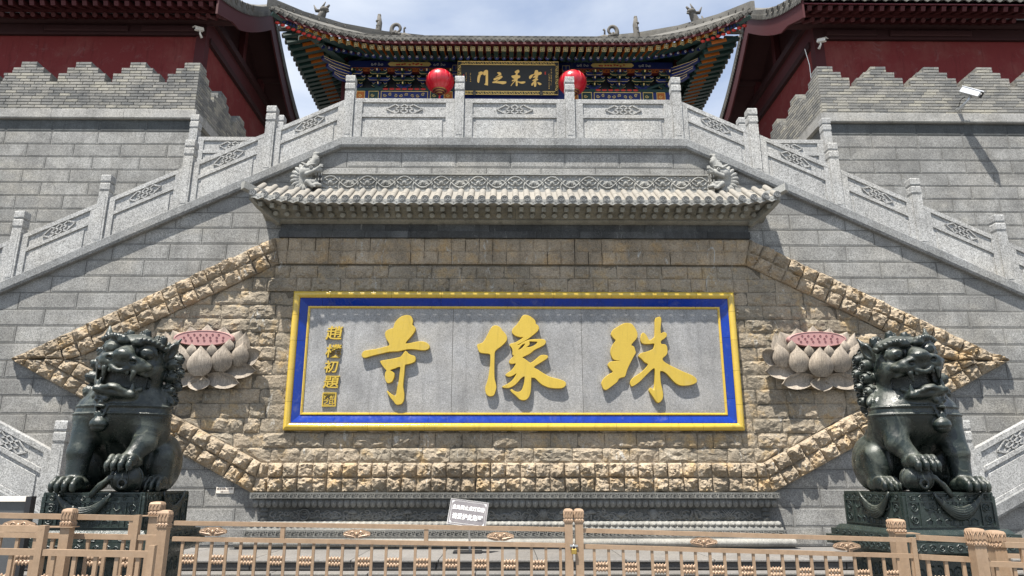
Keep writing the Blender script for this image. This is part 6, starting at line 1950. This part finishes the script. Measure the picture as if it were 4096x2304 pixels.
leaf('long fence section of the right gate leaf, in front of the plinth', (2328, 2113), (3655, 2152), FYM, stub0=2.32, cloud0=1.05, end_r=True, pick0=.10)
fpost('left one of the twin posts at the padlocked gate', 2254, 2291, 2034, FYM - .005)
fpost('right one of the twin posts at the padlocked gate', 2295, 2333, 2034, FYM - .005)
fpost('fence post standing behind, under the left lion', 608, 657, 2006, -8.2, plate=(-.16, .05))
fpost('thick fence post where the long left section begins', 636, 694, 2040, -9.8)
fpost('thick fence post in front of the left lion', 254, 312, 2033, -9.72, plate=(-.17, .06))
fpost('fence post with plate standing before the right lion', 3553, 3608, 2075, -8.25, plate=(-.05, .17))
fpost('left of the two thick posts at the right edge', 3860, 3932, 2112, -9.75)
fpost('right of the two thick posts at the right edge', 3939, 4012, 2121, -9.6)
leaf('near fence panel at the left, behind the thick posts', (-260, 2046), (562, 2062), -9.62, second=(-4.2, at(640, 2100, -9.62).x), stub0=1.42, cloud0=.62, end_r=True)
tB = leaf('nearest fence panel at the lower left corner', (-300, 2095), (188, 2104), -10.5, second=(-4.0, at(612, 2210, -10.5).x), stub0=5, cloud0=.66, end_r=True, pick0=.03)
zb_ = at(612, 2195, -10.5); part('end_upright', G().box(zb_.x - .02, zb_.x + .016, -10.518, -10.482, 0, zb_.z + .02), 'fence_tan', tB)
leaf('near fence panel between the right lion and the thick posts', (3668, 2139), (3862, 2149), -9.7, stub0=5, cloud0=.33, pick0=.05)
leaf('near fence panel at the right edge of the picture', (4012, 2168), (4300, 2178), -9.75, second=(at(3940, 2200, -9.75).x, at(4300, 2200, -9.75).x), stub0=.13, cloud0=.4)
leaf('fence panel behind the posts at the right edge', (3935, 2148), (4300, 2158), -8.6, stub0=.9, cloud0=.5)
# padlock on the twin posts
p = at(2296, 2196, FYM - .06)
lk = thing('padlock', 'small brass padlock hanging between the twin gate posts', 'padlock', p)
part('body', G().bbox(-.022, .022, -.01, .01, -.042, 0, .004), 'brass', lk)
part('shackle', G().tube([(-.013, 0, 0), (-.013, 0, .02), (0, 0, .034), (.013, 0, .02), (.013, 0, 0)], .0042, 6), 'steel', lk, smooth=True)
part('hasp', G().box(-.034, .034, .006, .016, .018, .034), 'steel', lk)

# ------------------------------------------------------------------ warning sign on its stand
p = at(1872, 2054, -1.25)
sg = thing('warning_sign', 'tilted grey sign with two rows of white characters on a stand', 'sign', (p.x, -1.25, p.z))
bd = part('board', G().bbox(-.355, .355, -.012, .012, -.245, .245, .006), 'sign_face', sg, rot=(R(-24), R(7), 0))
g = G()
for o_ in (.0, .035):
    x_, z_ = .352 - o_, .242 - o_
    g.tube([(-x_, -.0125, -z_), (x_, -.0125, -z_), (x_, -.0125, z_), (-x_, -.0125, z_), (-x_, -.0125, -z_)], .0045, 4)
for sx in (-1, 1):
    for sz in (-1, 1): g.add([(sx * .315, -.0135, sz * .205), (sx * .275, -.0135, sz * .205), (sx * .315, -.0135, sz * .165)], [(0, 1, 2)])
part('border', g, 'white_paint', bd)
for txt, z_, sz in (('此处禁止点灯烧香', .085, .082), ('请爱护此影壁', -.085, .104)):
    me = text_mesh(txt, 'white_paint', sz, .004, .0016); o = ob('lettering', me, bd, (0, -.0125, z_)); o.scale = (.92, 1, 1.12)
part('stand_post', G().tube([(0.02, .04, -.2), (.04, .1, PLZ + .03 - p.z)], .02, 8), 'steel', sg)
part('stand_base', G().box(-.26, .26, -.1, .3, PLZ - p.z + .002, PLZ + .03 - p.z), 'black_plastic', sg)

# small direction plate on the wall
p = at(901, 1961, -.01)
pt = thing('direction_plate', 'small cream plate with a left arrow on the grey wall', 'sign', (p.x, 0, p.z))
part('plate', G().bbox(-.178, .178, -.03, -.007, -.062, .062, .004), 'plate_cream', pt, rot=(0, R(.5), 0))
o = ob('lettering', text_mesh('请从此处上台阶', 'ink_brown', .047, .003, .0006), pt, (0, -.03, .025))
g = G().prism([(-.10, -.03), (-.04, -.014), (-.04, -.024), (.09, -.024), (.09, -.036), (-.04, -.036), (-.04, -.046)], -.033, -.029); part('arrow', g, 'ink_brown', pt)

# notice board at the left edge
a, b = at(-60, 1985, -7.4), at(112, 2150, -7.4)
nt = thing('notice_board', 'dark framed notice board cut off by the left edge', 'notice board', ((a.x + b.x) / 2, -7.4, 0))
hw = (b.x - a.x) / 2 + .25
for nm, q, mt in (('frame', (hw - .055, hw, -.05, .03, .55, a.z), 'black_plastic'), ('frame', (-hw, -hw + .055, -.05, .03, .55, a.z), 'black_plastic'), ('frame', (-hw + .055, hw - .055, -.05, .03, a.z - .05, a.z), 'plate_cream'), ('frame', (-hw + .055, hw - .055, -.05, .03, .55, .6), 'black_plastic')):
    part(nm, G().box(*q), mt, nt, loc=(-.25, 0, 0))
part('panel', G().box(-hw + .055, hw - .055, -.02, .0, .6, a.z - .05), 'board_dark', nt, loc=(-.25, 0, 0))
for x_ in (-hw + .08, hw - .08): part('leg', G().box(x_ - .02, x_ + .02, -.02, .02, -.01, .56), 'black_plastic', nt, loc=(-.25, 0, 0))

# ------------------------------------------------------------------ cameras and cable
def small_cam(u, v, y, s, lab):
    p = at(u, v, y); t = thing('security_camera', lab, 'camera', p, group='small white cameras on the pavilions')
    rot = (R(18), 0, s * R(35))
    t.scale = (.72, .72, .72)
    bd_ = part('housing', G().bbox(-.085, .085, -.24, .14, -.06, .065, .03), 'camera_white', t, rot=rot)
    part('lens', G().lathe([(.045, 0), (.045, .012), (.03, .014)], 12, (0, -.24, 0), axis='y'), 'black_plastic', bd_)
    part('hood', G().box(-.1, .1, -.29, .12, .067, .078), 'camera_white', bd_)
    part('arm', G().tube([(0, .02, -.05), (0, .05, -.16), (-s * .02, .2, -.26)], [.035, .04, .06], 8), 'camera_white', t, smooth=True)
small_cam(800, 118, 4.15, -1, 'small white camera under the left pavilion eave')
small_cam(3283, 163, 4.15, 1, 'small white camera under the right pavilion eave')
p = at(3885, 372, 2.0)
cc = thing('security_camera', 'large silver camera on an arm fixed to the right battlement', 'camera', p)
cc.scale = (.82, .82, .82)
bd_ = part('housing', G().bbox(-.105, .105, -.30, .32, -.095, .095, .03), 'camera_silver', cc, rot=(R(38), R(6), R(52)))
part('sunshield', G().prism_x([(-.36, .085), (-.36, .098), (-.34, .115), (.34, .115), (.34, .097)], -.12, .12), 'camera_silver', bd_)
part('lens_hood', G().lathe([(.085, 0), (.09, .03), (.07, .032), (.06, .01)], 14, (0, -.30, 0), axis='y'), 'black_plastic', bd_, smooth=40)
part('bracket', G().tube([(-.02, .05, -.1), (-.08, .1, -.22), (-.14, .35, -.30), (-.15, .57, -.32)], [.045, .04, .05, .075], 8), 'camera_silver', cc, smooth=True)
part('cable', G().tube([(-.08, .2, -.02), (-.22, .25, -.12), (-.2, .4, -.25), (-.16, .56, -.27)], .014, 6), 'black_plastic', cc, smooth=True)
a, b, c_ = at(3219, 196, 4.42), at(3238, 260, 4.42), at(3247, 340, 4.42)
tag(part('cable', G().tube([a, b, c_], .012, 5), 'camera_white', None), 'thin white cable running down the corner of the right pavilion', 'cable')
